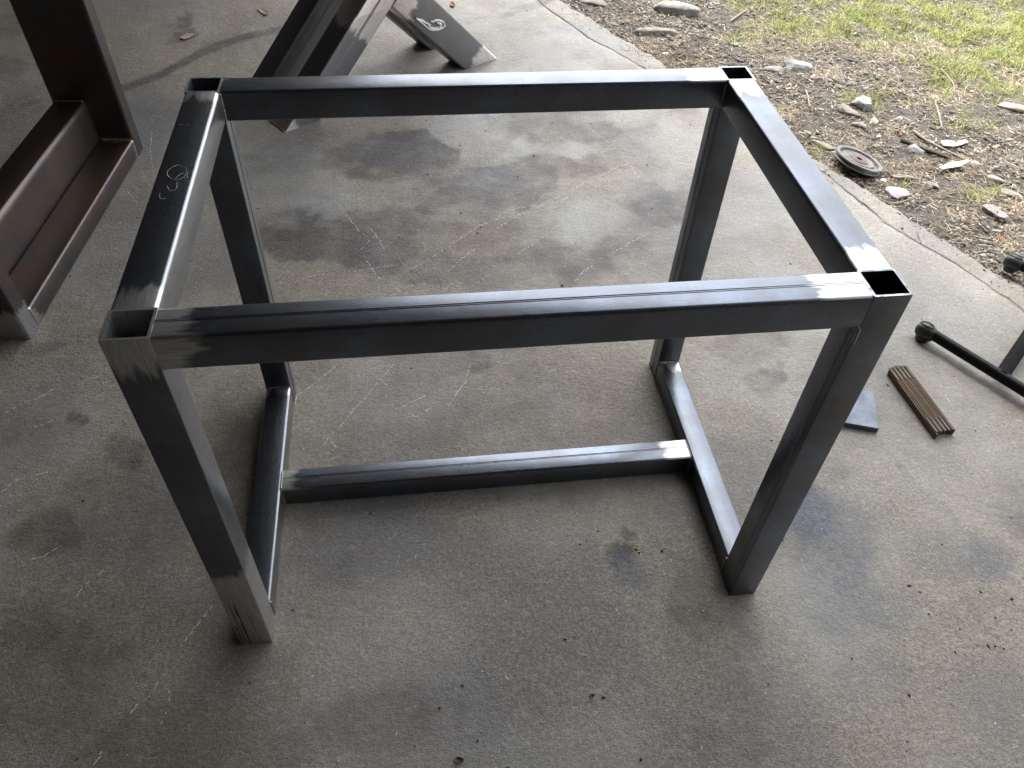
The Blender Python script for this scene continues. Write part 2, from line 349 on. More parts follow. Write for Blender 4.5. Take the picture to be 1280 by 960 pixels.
# outer strip with a chipped edge
rows = []; S = 22
for e in Es:
    c = crack_n(np.array([e]))[0]; gap = max(0.0002, .005*(fbm(np.array([e*5.]), np.array([3.]))[0]-.47)*2.2); en = edge_n(np.array([e]))[0]
    t = np.linspace(0, 1, S); nn = np.concatenate([[c+gap], c+gap+(en-c-gap)*t, [en+.006, en+.004]]); z = np.concatenate([[-.03], np.full(S, -.0015), [-.012, -.14]])
    z[1] = -.004; z[S] = -.005
    x, y = W2(e, nn); z[2:S] += (fbm(x[2:S]*25, y[2:S]*25)-.5)*.0035
    rows.append(np.stack([x, y, z], 1))
V = np.concatenate(rows); nv = S+3; me = np_mesh('concrete_edge', V, grid_faces(len(Es), nv), True)
pa = paint(V); pa['brown'] = np.clip(pa['brown']+.0+.4*(fbm(V[:, 0]*8, V[:, 1]*8)-.4), 0, 1)
for k, a in pa.items(): fattr(me, k, a)
tag(link('floor_edge', me, M_EDGE), 'narrow cracked concrete strip along the edge of the slab', kind='structure')

# ------------------------------------------------------------------ soil outside
def soil_mat():
    s = NT('trampled_soil'); v = s.coord()
    a = s.noise(v, 4, 6, .6); b = s.noise(v, 38, 7, .7); c = s.noise(v, 170, 5, .7)
    col = s.mix(s.rng(a, .35, .65), (.135, .12, .102), (.105, .10, .095))
    col = s.mix(s.rng(b, .4, .68), col, (.05, .042, .035))
    col = s.mix(s.rng(c, .52, .7, 0, .8), col, (.32, .29, .25))
    col = s.mix(s.math('MULTIPLY', s.attr('moss'), s.rng(b, .35, .6)), col, (.13, .15, .045))
    return s.out(col, .9, 0., s.bump(s.math('ADD', b, c), .9, .006), .2)
def soil_z(x, y, e, n):
    z = -.028+.02*np.clip(n, 0, 1.2)+(fbm(x*1.7, y*1.7)-.5)*.05+(fbm(x*9, y*9)-.5)*.03+(fbm(x*40, y*40, 3)-.5)*.012
    return np.where(n < .04, np.minimum(z, -.016), z)
Eg = spaced(-40, 60, -1.0, 3.6, .011, 6); Ng = spaced(-.12, 60, -.06, 2.6, .011, 6)
EE, NN = np.meshgrid(Eg, Ng, indexing='ij'); X, Y = W2(EE.ravel(), NN.ravel())
Z = soil_z(X, Y, EE.ravel(), NN.ravel())
me = np_mesh('soil', np.stack([X, Y, Z], 1), grid_faces(len(Eg), len(Ng)), True)
# green patches, given as plan positions read from the photograph
GREEN = [(1180,40,100,34,1.0),(1260,60,60,60,1.0),(1090,20,60,22,.9),(1020,35,50,22,.8),(1130,60,60,18,.6),(1200,85,60,20,.6),(985,18,40,14,.45),(1250,110,40,16,.45),(1060,0,120,16,.8),
         (1108,125,30,10,.35),(1090,105,20,8,.35),(1057,122,14,8,.7),(1022,188,12,6,.9),(1123,228,9,4,.9),(1180,120,30,12,.4),(940,40,30,10,.3),(1240,240,14,10,.3),(1215,150,40,16,.2)]
DRY = [(1000,60,90,24,1.),(1120,90,90,24,.7),(1005,135,22,14,1.),(960,60,50,16,.7),(1200,70,60,20,.6),(1270,95,40,20,.8),(900,50,60,20,.4),(1230,200,60,60,.35),(1050,75,80,20,.7),(1100,180,90,60,.25),(860,60,70,20,.35),(1250,260,40,40,.5),(1190,120,60,20,.5)]
def patch(x, y, lst):
    px, py = px_of(x, y); a = np.zeros(len(x))
    wx = (fbm(x*6, y*6)-.5)*70; wy = (fbm(x*6+30, y*6)-.5)*34
    for cx, cy, rx, ry, st in lst:
        d = np.sqrt(((px+wx-cx)/rx)**2+((py+wy-cy)/ry)**2); a = np.maximum(a, st*np.clip((1.3-d)/.6, 0, 1))
    # beyond the picture the same mixture goes on
    far = ((px > 1340) | (py < -40)); a = np.where(far, np.maximum(a, .8*np.clip((fbm(x*1.3, y*1.3)-.42)*5, 0, 1)), a)
    return a
fattr(me, 'moss', patch(X, Y, GREEN)*.6)
tag(link('ground', me, soil_mat()), 'bare trampled brown soil beside the slab', kind='structure')
def zsoil(x, y):
    x = np.atleast_1d(np.asarray(x, float)); y = np.atleast_1d(np.asarray(y, float))
    e = (x-O2[0])*EV[0]+(y-O2[1])*EV[1]; n = (x-O2[0])*NV[0]+(y-O2[1])*NV[1]
    return soil_z(x, y, e, n)

# gravel, litter, grass: uncountable, one object each
ICO = None
def ico(sub=1):
    bm = bmesh.new(); bmesh.ops.create_icosphere(bm, subdivisions=sub, radius=1)
    v = np.array([q.co[:] for q in bm.verts]); f = np.array([[q.index for q in t.verts] for t in bm.faces]); bm.free(); return v, f
IV, IF = ico(1)
def scatter(n, wfun):
    out = []
    while len(out) < n:
        e = rng.uniform(-1.1, 3.6, 4000); k = rng.uniform(.0, 1, 4000)**1.2*2.6+.012; x, y = W2(e, k)
        p = wfun(x, y, e, k); keep = rng.random(4000) < p
        out += list(zip(x[keep], y[keep]))
    return np.array(out[:n])
def tint_mat(name, ramp, rough=.8, transl=0.):
    s = NT(name); a = s.attr('tint'); r = s.n('ShaderNodeValToRGB'); s.l(a, r.inputs[0])
    el = r.color_ramp.elements
    while len(el) < len(ramp): el.new(.5)
    for q, (p, c) in zip(el, ramp): q.position = p; q.color = (*c, 1)
    v = s.coord(); f = s.noise(v, 160, 3, .6)
    c = s.mix(s.rng(f, .35, .7, 0, .45), r.outputs[0], (.06, .05, .035)) if transl == 0 else r.outputs[0]
    m = s.out(c, rough, 0., None, .25)
    return m
def pebbles(n, smin, smax, wfun, name, mat, label, sink=.3):
    P = scatter(n, wfun); z = zsoil(P[:, 0], P[:, 1]); sz = smin*(smax/smin)**(rng.random(n)**2.2)
    Rr = rng.normal(size=(n, 3, 3)); q, _ = np.linalg.qr(Rr)
    sc3 = np.stack([sz, sz*rng.uniform(.6, .95, n), sz*rng.uniform(.35, .75, n)], 1)
    jit = 1+rng.normal(0, .13, (n, len(IV), 1))
    vv = (IV[None]*jit*sc3[:, None, :])
    ang = rng.uniform(0, 6.28, n); tl = rng.normal(0, .3, n)
    ca, sa = np.cos(ang), np.sin(ang)
    x = vv[..., 0]*ca[:, None]-vv[..., 1]*sa[:, None]; y = vv[..., 0]*sa[:, None]+vv[..., 1]*ca[:, None]; zz = vv[..., 2]+x*tl[:, None]
    VV = np.stack([x+P[:, 0:1], y+P[:, 1:2], zz+(z+sz*sink*.5)[:, None]], -1).reshape(-1, 3)
    FF = (IF[None]+(np.arange(n)*len(IV))[:, None, None]).reshape(-1, 3)
    me = np_mesh(name, VV, FF, False); fattr(me, 'tint', np.repeat(rng.random(n), len(IV)))
    return tag(link(name, me, mat), label, kind='stuff')
def gravelly(x, y, e, n): return np.clip(.35+(fbm(x*5+5, y*5)-.45)*3, .04, 1)*np.clip(1.3-patch(x, y, GREEN), .05, 1)*np.exp(-n*.6)
M_PEB = tint_mat('pebbles', [(0, (.10, .095, .09)), (.35, (.18, .165, .15)), (.7, (.27, .25, .225)), (.9, (.36, .33, .30)), (1, (.58, .56, .53))])
pebbles(26000, .002, .014, gravelly, 'gravel', M_PEB, 'small loose grey and brown gravel in the soil outside')

def ribbons(name, P, lens, widths, az, lift, bend, tints, mat, label, segs=2, flat=False):
    """thin tapering blades or straws; each is a bent strip of its own"""
    n = len(P); z0 = zsoil(P[:, 0], P[:, 1])
    t = np.linspace(0, 1, segs+1); dx, dy = np.cos(az), np.sin(az)
    V = np.zeros((n, (segs+1)*2, 3))
    for k, tt in enumerate(t):
        h = lens*(np.sin(lift)*tt-bend*tt*tt); r = lens*(np.cos(lift)*tt+bend*.6*tt*tt)
        wd = widths*(1-tt*.85)*.5 if not flat else widths*.5*np.ones(n)
        cx = P[:, 0]+dx*r; cy = P[:, 1]+dy*r; cz = z0+np.maximum(h, .0015)+.001
        V[:, 2*k, 0] = cx-dy*wd; V[:, 2*k, 1] = cy+dx*wd; V[:, 2*k, 2] = cz
        V[:, 2*k+1, 0] = cx+dy*wd; V[:, 2*k+1, 1] = cy-dx*wd; V[:, 2*k+1, 2] = cz+wd*.5
    q = np.array([[2*k, 2*k+1, 2*k+3, 2*k+2] for k in range(segs)])
    FF = (q[None]+(np.arange(n)*(segs+1)*2)[:, None, None]).reshape(-1, 4)
    me = np_mesh(name, V.reshape(-1, 3), FF, False); fattr(me, 'tint', np.repeat(tints, (segs+1)*2))
    return tag(link(name, me, mat), label, kind='stuff')
def wg(x, y, e, n): return patch(x, y, GREEN)*np.clip((fbm(x*11, y*11, 4)-.44)*7, .05, 1)
def wd_(x, y, e, n): return np.clip(patch(x, y, DRY)+.4*patch(x, y, GREEN)+.1, 0, 1)*np.clip((fbm(x*10+3, y*10)-.33)*4, .05, 1)
M_GRASS = tint_mat('green_grass', [(0, (.13, .16, .03)), (.35, (.25, .30, .06)), (.65, (.34, .39, .10)), (1, (.46, .44, .19))], .6, 1)
M_DRY = tint_mat('dry_straw', [(0, (.20, .145, .085)), (.4, (.36, .28, .17)), (.8, (.50, .41, .27)), (1, (.60, .53, .40))], .7, 1)
n = 40000; P = scatter(n, wg)
ribbons('grass', P, rng.uniform(.018, .06, n), rng.uniform(.0014, .0034, n), rng.uniform(0, 6.28, n), rng.uniform(.5, 1.45, n), rng.uniform(.05, .55, n), rng.random(n), M_GRASS, 'patchy short green grass growing on the soil outside', 3)
n = 34000; P = scatter(n, wd_)
ribbons('dry_grass', P, rng.uniform(.02, .065, n), rng.uniform(.001, .0026, n), rng.uniform(0, 6.28, n), rng.uniform(0, .8, n)**1.4, rng.uniform(0, .4, n), rng.random(n), M_DRY, 'matted dry yellow grass and straw lying between the green tufts', 2)
M_LIT = tint_mat('litter', [(0, (.05, .038, .028)), (.4, (.14, .10, .07)), (.7, (.28, .225, .17)), (1, (.56, .50, .42))], .8)
def wl(x, y, e, n): return np.clip((fbm(x*7+13, y*7)-.3)*3, .15, 1)*np.exp(-n*.5)
n = 34000; P = scatter(n, wl)
ribbons('leaf_litter', P, rng.uniform(.006, .03, n), rng.uniform(.0015, .006, n), rng.uniform(0, 6.28, n), rng.uniform(0, .35, n), rng.uniform(0, .2, n), rng.random(n), M_LIT, 'brown crumbs of leaves bark and twigs strewn on the soil', 2, True)

# ------------------------------------------------------------------ workshop shell (behind and above the viewer)
M_ROOF = simple('roof_sheet', (.085, .082, .078), .6, 0, .3, 3)
M_WALL = simple('wall_render', (.085, .075, .065), .9, 0, .3, 3)
bld = empty('workshop_building', (*W2(-3.0, 0), 0)); tag(bld, 'open fronted workshop shed whose roof and walls shade the concrete floor', 'building')
def shell(name, e0, e1, n0, n1, z0, z1, mat):
    pts = [(*W2(e, n), z) for z in (z0, z1) for e, n in ((e0, n0), (e1, n0), (e1, n1), (e0, n1))]
    me = mesh(name, pts, [(0, 3, 2, 1), (4, 5, 6, 7), (0, 1, 5, 4), (1, 2, 6, 5), (2, 3, 7, 6), (3, 0, 4, 7)])
    smooth_by_angle(me, 1); o = link(name, me, mat, bld); o.matrix_parent_inverse = Matrix.Translation(bld.location).inverted(); return o
RH = 4.0
shell('wall', -3.2, -3.0, -6.2, 0.0, -.1, RH, M_WALL); shell('wall', 5.2, 5.4, -6.2, 0.0, -.1, RH, M_WALL); shell('wall', -3.0, 5.2, -6.2, -6.0, -.1, RH, M_WALL)
shell('roof', -3.4, 5.7, -6.5, .05, RH+.003, RH+.12, M_ROOF)

# ------------------------------------------------------------------ square tube builder
def rsec(r, seg=3):
    out = []
    for (cx, cy, a0) in ((1-r, 1-r, 0), (r, 1-r, 90), (r, r, 180), (1-r, r, 270)):
        for k in range(seg+1):
            a = math.radians(a0+90*k/seg); out.append((cx+r*math.cos(a), cy+r*math.sin(a)))
    return out
def tube(name, c0, c1, mat, parent, r=.1, wall=.06, grind=(0, 0), seam=None, sides=(0, 0)):
    """hollow tube between two end quads (each 4 corners, metres: (0,0) (1,0) (1,1) (0,1)); local X runs along it"""
    c0 = [Vector(p) for p in c0]; c1 = [Vector(p) for p in c1]
    A = sum(c0, Vector())/4; B = sum(c1, Vector())/4; X = (B-A).normalized(); Yv = (c0[1]-c0[0]); Yv = (Yv-X*Yv.dot(X)).normalized(); Zv = X.cross(Yv)
    M = Matrix(((X.x, Yv.x, Zv.x, A.x), (X.y, Yv.y, Zv.y, A.y), (X.z, Yv.z, Zv.z, A.z), (0, 0, 0, 1)))
    Mi = M.inverted()
    def bil(c, a, b): return (c[0]*(1-a)+c[1]*a)*(1-b)+(c[3]*(1-a)+c[2]*a)*b
    so = rsec(r); si = [(wall+(1-2*wall)*a, wall+(1-2*wall)*b) for a, b in rsec(max(r-wall*.6, .02))]
    NS = 1; vs = []; k = len(so)
    for c in (c0, c1):
        for s_ in (so, si): vs += [Mi @ bil(c, a, b) for a, b in s_]
    fs = []
    for i in range(k):
        j = (i+1) % k
        fs.append((i, j, 2*k+j, 2*k+i))            # outside
        fs.append((k+j, k+i, 3*k+i, 3*k+j))        # inside
        fs.append((j, i, k+i, k+j)); fs.append((2*k+i, 2*k+j, 3*k+j, 3*k+i))
    me = mesh(name, vs, fs); smooth_by_angle(me, 40)
    o = link(name, me, mat, parent)
    pw = parent.matrix_basis if parent else Matrix()
    o.matrix_parent_inverse = pw.inverted(); o.matrix_basis = M
    o['length'] = (B-A).length; o['grind_a'] = float(grind[0]); o['grind_b'] = float(grind[1]); o['sides_a'] = float(sides[0]); o['sides_b'] = float(sides[1])
    if seam:
        # drawn weld line of the tube: a low ridge along one face. seam = (side, offset fraction)
        side, fr = seam; w_ = .0016; hgt = .0007
        def pt(c, d, lift):
            if side == 'z+': p = bil(c, fr+d, 1); nrm = Zv
            if side == 'z-': p = bil(c, fr+d, 0); nrm = -Zv
            if side == 'y+': p = bil(c, 1, fr+d); nrm = Yv
            if side == 'y-': p = bil(c, 0, fr+d); nrm = -Yv
            return Mi @ (p+nrm*lift)
        vv = []; ff = []
        N = 40; prof = [(-.055, .00005), (-.045, hgt), (-.02, hgt*.2), (0.0, hgt*.3), (.012, hgt*1.5), (.03, hgt), (.04, .00005)]
        m = len(prof)
        for i in range(N+1):
            t = i/N; wob = (noise.noise(Vector((t*9, A.x*7, 1)))*.004)
            for d, l_ in prof:
                vv.append(pt(c0, d+wob, l_).lerp(pt(c1, d+wob, l_), t))
        for i in range(N):
            for q in range(m-1): ff.append((i*m+q, i*m+q+1, (i+1)*m+q+1, (i+1)*m+q))
        me2 = mesh('weld_seam', vv, ff, True); s_ = link('weld_seam', me2, mat, o)
        s_['length'] = o['length']; s_['grind_a'] = o['grind_a']; s_['grind_b'] = o['grind_b']; s_['sides_a'] = 0.0; s_['sides_b'] = 0.0
    return o
def bead(parent, p0, p1, rad, mat, name='weld_bead', amp=.35):
    """row of overlapping solidified ripples"""
    p0, p1 = Vector(p0), Vector(p1); d = p1-p0; L_ = d.length; X = d.normalized(); up = Vector((0, 0, 1))
    if abs(X.dot(up)) > .9: up = Vector((0, 1, 0))
    Y = X.cross(up).normalized(); Z = Y.cross(X); N = max(8, int(L_/.0012)); vs = []; fs = []; K = 8
    for i in range(N+1):
        t = i/N; rr = rad*(1+amp*abs(math.sin(t*L_/.0035*math.pi))-.2+.25*noise.noise(Vector((t*20, rad*900, p0.x*10))))
        if i in (0, N): rr *= .25
        for k in range(K):
            a = 2*math.pi*k/K; vs.append(p0+d*t+Y*math.cos(a)*rr+Z*math.sin(a)*rr)
    for i in range(N):
        for k in range(K): fs.append((i*K+k, i*K+(k+1) % K, (i+1)*K+(k+1) % K, (i+1)*K+k))
    fs += [tuple(range(K))[::-1], tuple(N*K+k for k in range(K))]
    me = mesh(name, vs, fs, True); o = link(name, me, mat, parent)
    o.matrix_parent_inverse = parent.matrix_basis.inverted(); return o
M_WELD = simple('weld_metal', (.34, .33, .32), .38, .85, .4, 150)
M_WELDG = simple('heat_tinted_weld', (.50, .36, .17), .35, .85, .5, 200)

def stroke_mesh(pls, rad=.0006):
    vs = []; fs = []
    for pl in pls:
        base = len(vs); N = len(pl); K = 5
        for i, p in enumerate(pl):
            d = (pl[min(i+1, N-1)]-pl[max(i-1, 0)]).normalized(); s_ = Vector((0, 0, 1)).cross(d); s_ = s_.normalized() if s_.length > 1e-6 else Vector((1, 0, 0)); u_ = d.cross(s_)
            rr = rad*(.5+.8*abs(noise.noise(p*70)))
            for k_ in range(K):
                a = 2*math.pi*k_/K; vs.append(p+s_*math.cos(a)*rr+u_*math.sin(a)*rr*.5)
        for i in range(N-1):
            for k_ in range(K): fs.append((base+i*K+k_, base+i*K+(k_+1) % K, base+(i+1)*K+(k_+1) % K, base+(i+1)*K+k_))
    return mesh('strokes', vs, fs, True)
def spl(pl, n=6):
    out = []
    for i in range(len(pl)-1):
        p0 = pl[max(i-1, 0)]; p1 = pl[i]; p2 = pl[i+1]; p3 = pl[min(i+2, len(pl)-1)]
        for k_ in range(n):
            t = k_/n; out.append(.5*((2*p1)+(p2-p0)*t+(2*p0-5*p1+4*p2-p3)*t*t+(3*p1-p0-3*p2+p3)*t**3))
    out.append(pl[-1]); return out

# ------------------------------------------------------------------ main frame
LX, WY, HZ = 18.5219, 12.1202, 14.2171; TL = 1.055
def S(x, y, z): return Vector(((x+.0785*z/14)*U, (y+.335*z/14)*U, z*U))
frame = empty('table_frame', S(LX/2, WY/2, 0))
tag(frame, 'large dark steel table frame of welded square tube standing in the middle', 'table frame')
def leg(x0, x1, y0, y1, grind, seam, z1=HZ, sides=(0, 0)):
    c = lambda z: [S(x0, y0, z), S(x1, y0, z), S(x1, y1, z), S(x0, y1, z)]
    return tube('leg', c(0.0), c(z1), M_STEEL, frame, .035, .065, grind, seam, sides)
G1 = .07
leg(0, TL, 0, 1, (.275, .06), None, sides=(1, 1))
leg(LX-1, LX, 0, 1, (.02, .0), ('y-', .3))
leg(0, TL, WY-1, WY, (.02, .015), ('y+', .5))
leg(LX-1, LX, WY-1, WY, (.01, .03), ('y-', .5))
def railx(name, x0, x1, y0, y1, z0, z1, grind, seam, r=.09, sides=(0, 0)):
    c = lambda x: [S(x, y0, z0), S(x, y1, z0), S(x, y1, z1), S(x, y0, z1)]
    return tube(name, c(x0), c(x1), M_STEEL, frame, r, .06, grind, seam, sides)
def raily(name, x0, x1, y0, y1, z0, z1, grind, seam, r=.1):
    c = lambda y: [S(x0, y, z0), S(x1, y, z0), S(x1, y, z1), S(x0, y, z1)]
    return tube(name, c(y0), c(y1), M_STEEL, frame, r, .06, grind, seam)
E_ = .0006
front = railx('top_rail', TL+E_, LX-1-E_, 0.004, 1, HZ-1, HZ-.006, (.05, .075), ('z+', .56), sides=(1, 0))
back = railx('top_rail', TL+E_, LX-1-E_, WY-1, WY-.004, HZ-1, HZ-.006, (.0, .075), None)
left = raily('top_rail', .004, TL-.004, 1+E_, WY-1-E_, HZ-1, HZ-.006, (.05, .03), None, .11)
right = raily('top_rail', LX-1+.004, LX-.004, 1+E_, WY-1-E_, HZ-1, HZ-.006, (.06, .06), None)
lowl = raily('lower_rail', .004, TL-.004, 1+E_, WY-1-E_, 0.012, 1, (.0, .02), ('z+', .5))
lowr = raily('lower_rail', LX-1+.004, LX-.004, 1+E_, WY-1-E_, 0.012, 1, (.01, .03), ('z+', .62))
cross = railx('cross_rail', TL+E_, LX-1-E_, 5.66, 6.66, .02, 1.0, (.035, .06), ('z+', .58))
k = .012
def fb(a, b, rad=.0026, mat=M_WELD): return bead(frame, S(*a), S(*b), rad, mat)
for o in frame.children:
    if o.name.startswith(('leg', 'lower_rail', 'top_rail')) and o.matrix_basis.translation.x < .1: o['bare'] = 1.0  # left members: doorway light painted on their facing sides
# welds in the inside corners of the joints
fb((TL, 1.0, HZ-1.02), (TL, 1.0, HZ-.3)); fb((TL+.02, .95, HZ-1.0), (TL+.02, .05, HZ-1.0), .0032); fb((LX-1, 1.0, HZ-1), (LX-1, 1.0, HZ-.15)); fb((LX-1.02, .0, HZ-1.02), (LX-1.02, .92, HZ-1.02), .0042)
fb((TL, WY-1, HZ-1), (TL, WY-1, HZ-.05), .003); fb((LX-1, WY-1, HZ-1), (LX-1, WY-1, HZ-.1), .003)
fb((.08, WY-1, 1.01), (TL-.06, WY-1, 1.01), .0034); fb((LX-.95, WY-1, 1.01), (LX-.08, WY-1, 1.01), .0034)
fb((.1, 1.0, 1.0), (TL-.08, 1.0, 1.0), .003); fb((LX-.92, 1.0, 1.0), (LX-.08, 1.0, 1.0), .003)
fb((TL, WY-1, .1), (TL, WY-1, .98), .0028); fb((LX-1, WY-1, .1), (LX-1, WY-1, .98), .0028); fb((LX-1, 1, .1), (LX-1, 1, .98), .0028); fb((TL, 1, .1), (TL, 1, .98), .0028)
fb((TL, 5.68, .1), (TL, 5.68, .95), .003); fb((LX-1, 5.68, .1), (LX-1, 5.68, .95), .003); fb((TL+.0, 5.72, 1.0), (TL+.0, 6.6, 1.0), .0016); fb((LX-1, 5.72, 1.0), (LX-1, 6.6, 1.0), .0016)
fb((LX-.98, -.01, HZ-1.5), (LX-1.0, -.01, HZ-1.0), .0026)
# dark grinder scores left in the bare foot of the near left leg
near_leg = next(o for o in frame.children if o.name == 'leg')
M_SCORE = simple('score_black', (.02, .018, .016), .6, .2, .3, 200)
def score(x, z0, z1, rad, dx=.0):
    pl = spl([S(x+dx*(i/6)+random.uniform(-.012, .012), -.002, z0+(z1-z0)*i/6) for i in range(7)], 4)
    o = link('grinder_score', stroke_mesh([pl], rad), M_SCORE, near_leg); o.matrix_parent_inverse = near_leg.matrix_basis.inverted()
score(.20, 2.9, .25, .0016); score(.34, 2.9, .12, .0026); score(.62, 2.1, 1.0, .0012, .05); score(.10, 1.4, .1, .0022)
# scribed chalk marks on the left rail
M_CHALK = simple('chalk', (.40, .41, .42), .9, 0, .1, 300)
marks = [[(732,668),(712,660),(684,672),(668,690),(678,710),(706,720),(734,708),(748,686),(740,668)], [(748,686),(750,708),(738,714)], [(700,716),(712,704),(728,694),(742,690)],
         [(708,728),(706,752),(690,764),(674,756),(668,742)], [(640,772),(638,790),(652,796),(664,790)], [(708,500),(732,498),(762,502)]]
pl3 = [spl([Vector(G(a/3.2, b/3.2, HZ)*U)+Vector((0, 0, .0001)) for a, b in m]) for m in marks]
for pl in pl3:
    ch = link('chalk_mark', stroke_mesh([pl], .00055), M_CHALK, left); ch.matrix_parent_inverse = left.matrix_basis.inverted()

# ------------------------------------------------------------------ rusty frame on the left
bO = G(38, 425)[:2]; a_ = G(179, 186)[:2]; e1 = (a_-bO)/np.linalg.norm(a_-bO); e2 = np.array([e1[1], -e1[0]])
def RB(e, n_, z): return Vector(((bO[0]+e1[0]*e+e2[0]*n_)*U, (bO[1]+e1[1]*e+e2[1]*n_)*U, z*U))
rust = empty('rusty_frame', RB(8.7, -1.9, 0)); tag(rust, 'brown rusty frame of wide steel tube with two uprights at the left edge', 'frame')
def rtube(name, e0, e1_, n0, n1, z0, z1, axis, **kw):
    if axis == 'e': c = lambda e: [RB(e, n0, z0), RB(e, n1, z0), RB(e, n1, z1), RB(e, n0, z1)]; return tube(name, c(e0), c(e1_), M_RUSTY, rust, **kw)
    c = lambda z: [RB(e0, n0, z), RB(e1_, n0, z), RB(e1_, n1, z), RB(e0, n1, z)]; return tube(name, c(z0), c(z1), M_RUSTY, rust, **kw)
BL = 17.35
rtube('base_rail', 1.0, BL-1.003, -1.95, -.006, .01, 1.1, 'e', r=.08, wall=.05, grind=(.03, .02), sides=(1, 1))
rtube('base_rail', 1.0, BL-1.003, -3.85, -1.97, .01, 3.5, 'e', r=.11, wall=.05, grind=(.0, .0))
rtube('upright', BL-1.0, BL, -3.9, 0, 0, 14.5, 'z', r=.08, wall=.05, grind=(.03, 0), sides=(0, 0))
rtube('upright', 0, .997, -3.9, 0, 0, 14.5, 'z', r=.08, wall=.05, grind=(.10, 0), sides=(1, 0))
for o in rust.children: o['bare'] = .28  # same paling of the doorway-facing sides, fainter
bead(rust, RB(BL-1.02, -1.9, 1.12), RB(BL-1.02, -.1, 1.12), .0036, M_WELDG)
bead(rust, RB(1.02, -1.9, 1.12), RB(1.02, -.1, 1.12), .0036, M_WELD); bead(rust, RB(BL-1.02, -3.7, 3.5), RB(BL-1.02, -2.1, 3.5), .003, M_WELD)

# ------------------------------------------------------------------ two crossed legs at the back
xa = G(355, 166)[:2]; xd = G(622, 73)[:2]; xu = (xd-xa)/np.linalg.norm(xd-xa); xn = np.array([xu[1], -xu[0]])
def XP(s, z, off): return Vector(((xa[0]+xu[0]*s-xn[0]*off)*U, (xa[1]+xu[1]*s-xn[1]*off)*U, z*U))
def xleg(off, label, gr):
    o = empty('crossed_leg', XP(9.1, 0, off+1)); tag(o, label, 'table leg', 'crossed steel legs behind the frame')
    D = 1.95
    def member(pa, pb, pc, pd, **kw):      # pa,pb: the two ends of the start cut; pc,pd of the end cut
        q = lambda p, r_: [XP(*p, off), XP(*r_, off), XP(*r_, off+D), XP(*p, off+D)]
        return tube('leg_tube', q(pa, pb), q(pc, pd), M_XLEG, o, r=.07, wall=.05, **kw)
    H = 14.2
    member((0, 0), (2.74, 0), (6.22, 5.785), (9.06, 5.785), grind=(.0, gr[0]*1.1), seam=('z-', .45), sides=(1, 1))
    member((6.22, 5.787), (9.06, 5.787), (15.27, H), (18.26, H), grind=(gr[0], 0), seam=('z-', .45), sides=(1, 1))
    member((9.07+.0, 5.79), (10.73, 7.31), (15.05, 0), (18.28, 0), grind=gr, sides=(1, 1), seam=('z-', .62))
    member((7.68, 7.14), (9.32, 8.67), (.38, H), (3.61, H), grind=(.03, .0), sides=(1, 1))
    bead(o, XP(9.05, 5.8, off-.01), XP(10.73, 7.3, off-.01), .0022, M_WELD)
    return o
x1 = xleg(0.0, 'nearer crossed steel leg with ground patches and white scribble just behind the table frame', (.10, .055))
x2 = xleg(4.1, 'farther dark crossed steel leg half hidden behind the nearer crossed leg', (.0, .02))
bead(x1, XP(0.05, .06, -.02), XP(-.0, .06, 1.95), .0028, M_WELDG, 'heat_tint_edge', .05)
# white paint scribble
P_ = []
def onx(px, py):
    d = AF+AR*(px-640)/F_PX-AU*(py-480)/F_PX; n3 = np.array([xn[0], xn[1], 0]); t = ((np.array([*xa, 0])-CAM)@n3)/(d@n3)
    return Vector((CAM+d*t)*U)+Vector((xn[0], xn[1], 0))*.0004
scr = [[(519,22),(524,26),(530,31),(536,36),(543,37),(551,35),(555,31),(553,27),(546,25),(540,27),(538,25)], [(521,24),(526,25),(531,28),(537,31)], [(534,31),(540,35),(548,34)], [(545,28),(551,30),(549,33)]]
M_WHITE = simple('white_marker', (.75, .75, .74), .6, 0, .1, 100)
for m in scr:
    sm = link('paint_mark', stroke_mesh([spl([onx(*q) for q in m])], .013), M_WHITE, x1); sm.matrix_parent_inverse = x1.matrix_basis.inverted()

# ------------------------------------------------------------------ folding rule
q0 = Gm(1165.5, 548); q1 = Gm(1105, 464.5); yv = (q1-q0); RL = yv.length; yv.normalize(); xv = Vector((yv.y, -yv.x, 0)); RWd = 1.04*U
ruler = empty('folding_rule', q0+yv*RL/2+xv*RWd/2, math.atan2(yv.y, yv.x)); tag(ruler, 'worn wooden folding rule folded up on the concrete right of the front leg', 'folding rule')
M_WOODL = simple('ruler_wood', (.115, .074, .042), .6, 0, .35, 30, col2=(.075, .048, .028), stretch=(1, 6, 6), spec=.25); M_HINGE = simple('hinge_metal', (.09, .075, .06), .4, .8, .4, 90)
def box_me(name, x0, x1, y0, y1, z0, z1, bev=.0006):
    bm = bmesh.new(); bmesh.ops.create_cube(bm, size=1)
    for v in bm.verts: v.co = Vector(((x0+x1)/2+v.co.x*(x1-x0), (y0+y1)/2+v.co.y*(y1-y0), (z0+z1)/2+v.co.z*(z1-z0)))
    if bev: bmesh.ops.bevel(bm, geom=list(bm.edges), offset=bev, segments=1, affect='EDGES')
    me = bpy.data.meshes.new(name); bm.to_mesh(me); bm.free(); return me
lw = RWd/10; lme = box_me('leaf', -RL/2+.004, RL/2-.004, -lw*.40, lw*.40, .0005, .0195, .0008)
lme.materials.append(M_WOODL)
hme = box_me('hinge', -.024, .024, -lw*.62, lw*.62, .0, .003, .0005); hme.materials.append(M_HINGE)
for i in range(10):
    o = bpy.data.objects.new('leaf', lme); C.objects.link(o); o.parent = ruler; sh = (.009 if i in (0,) else 0) + (i % 2)*.0016
    o.location = (-sh+(.004 if 2 < i < 8 else 0), RWd/2-lw*(i+.5), (i*7 % 3)*.0006); o.rotation_euler = (0, 0, math.radians(rng.uniform(-.15, .15)))
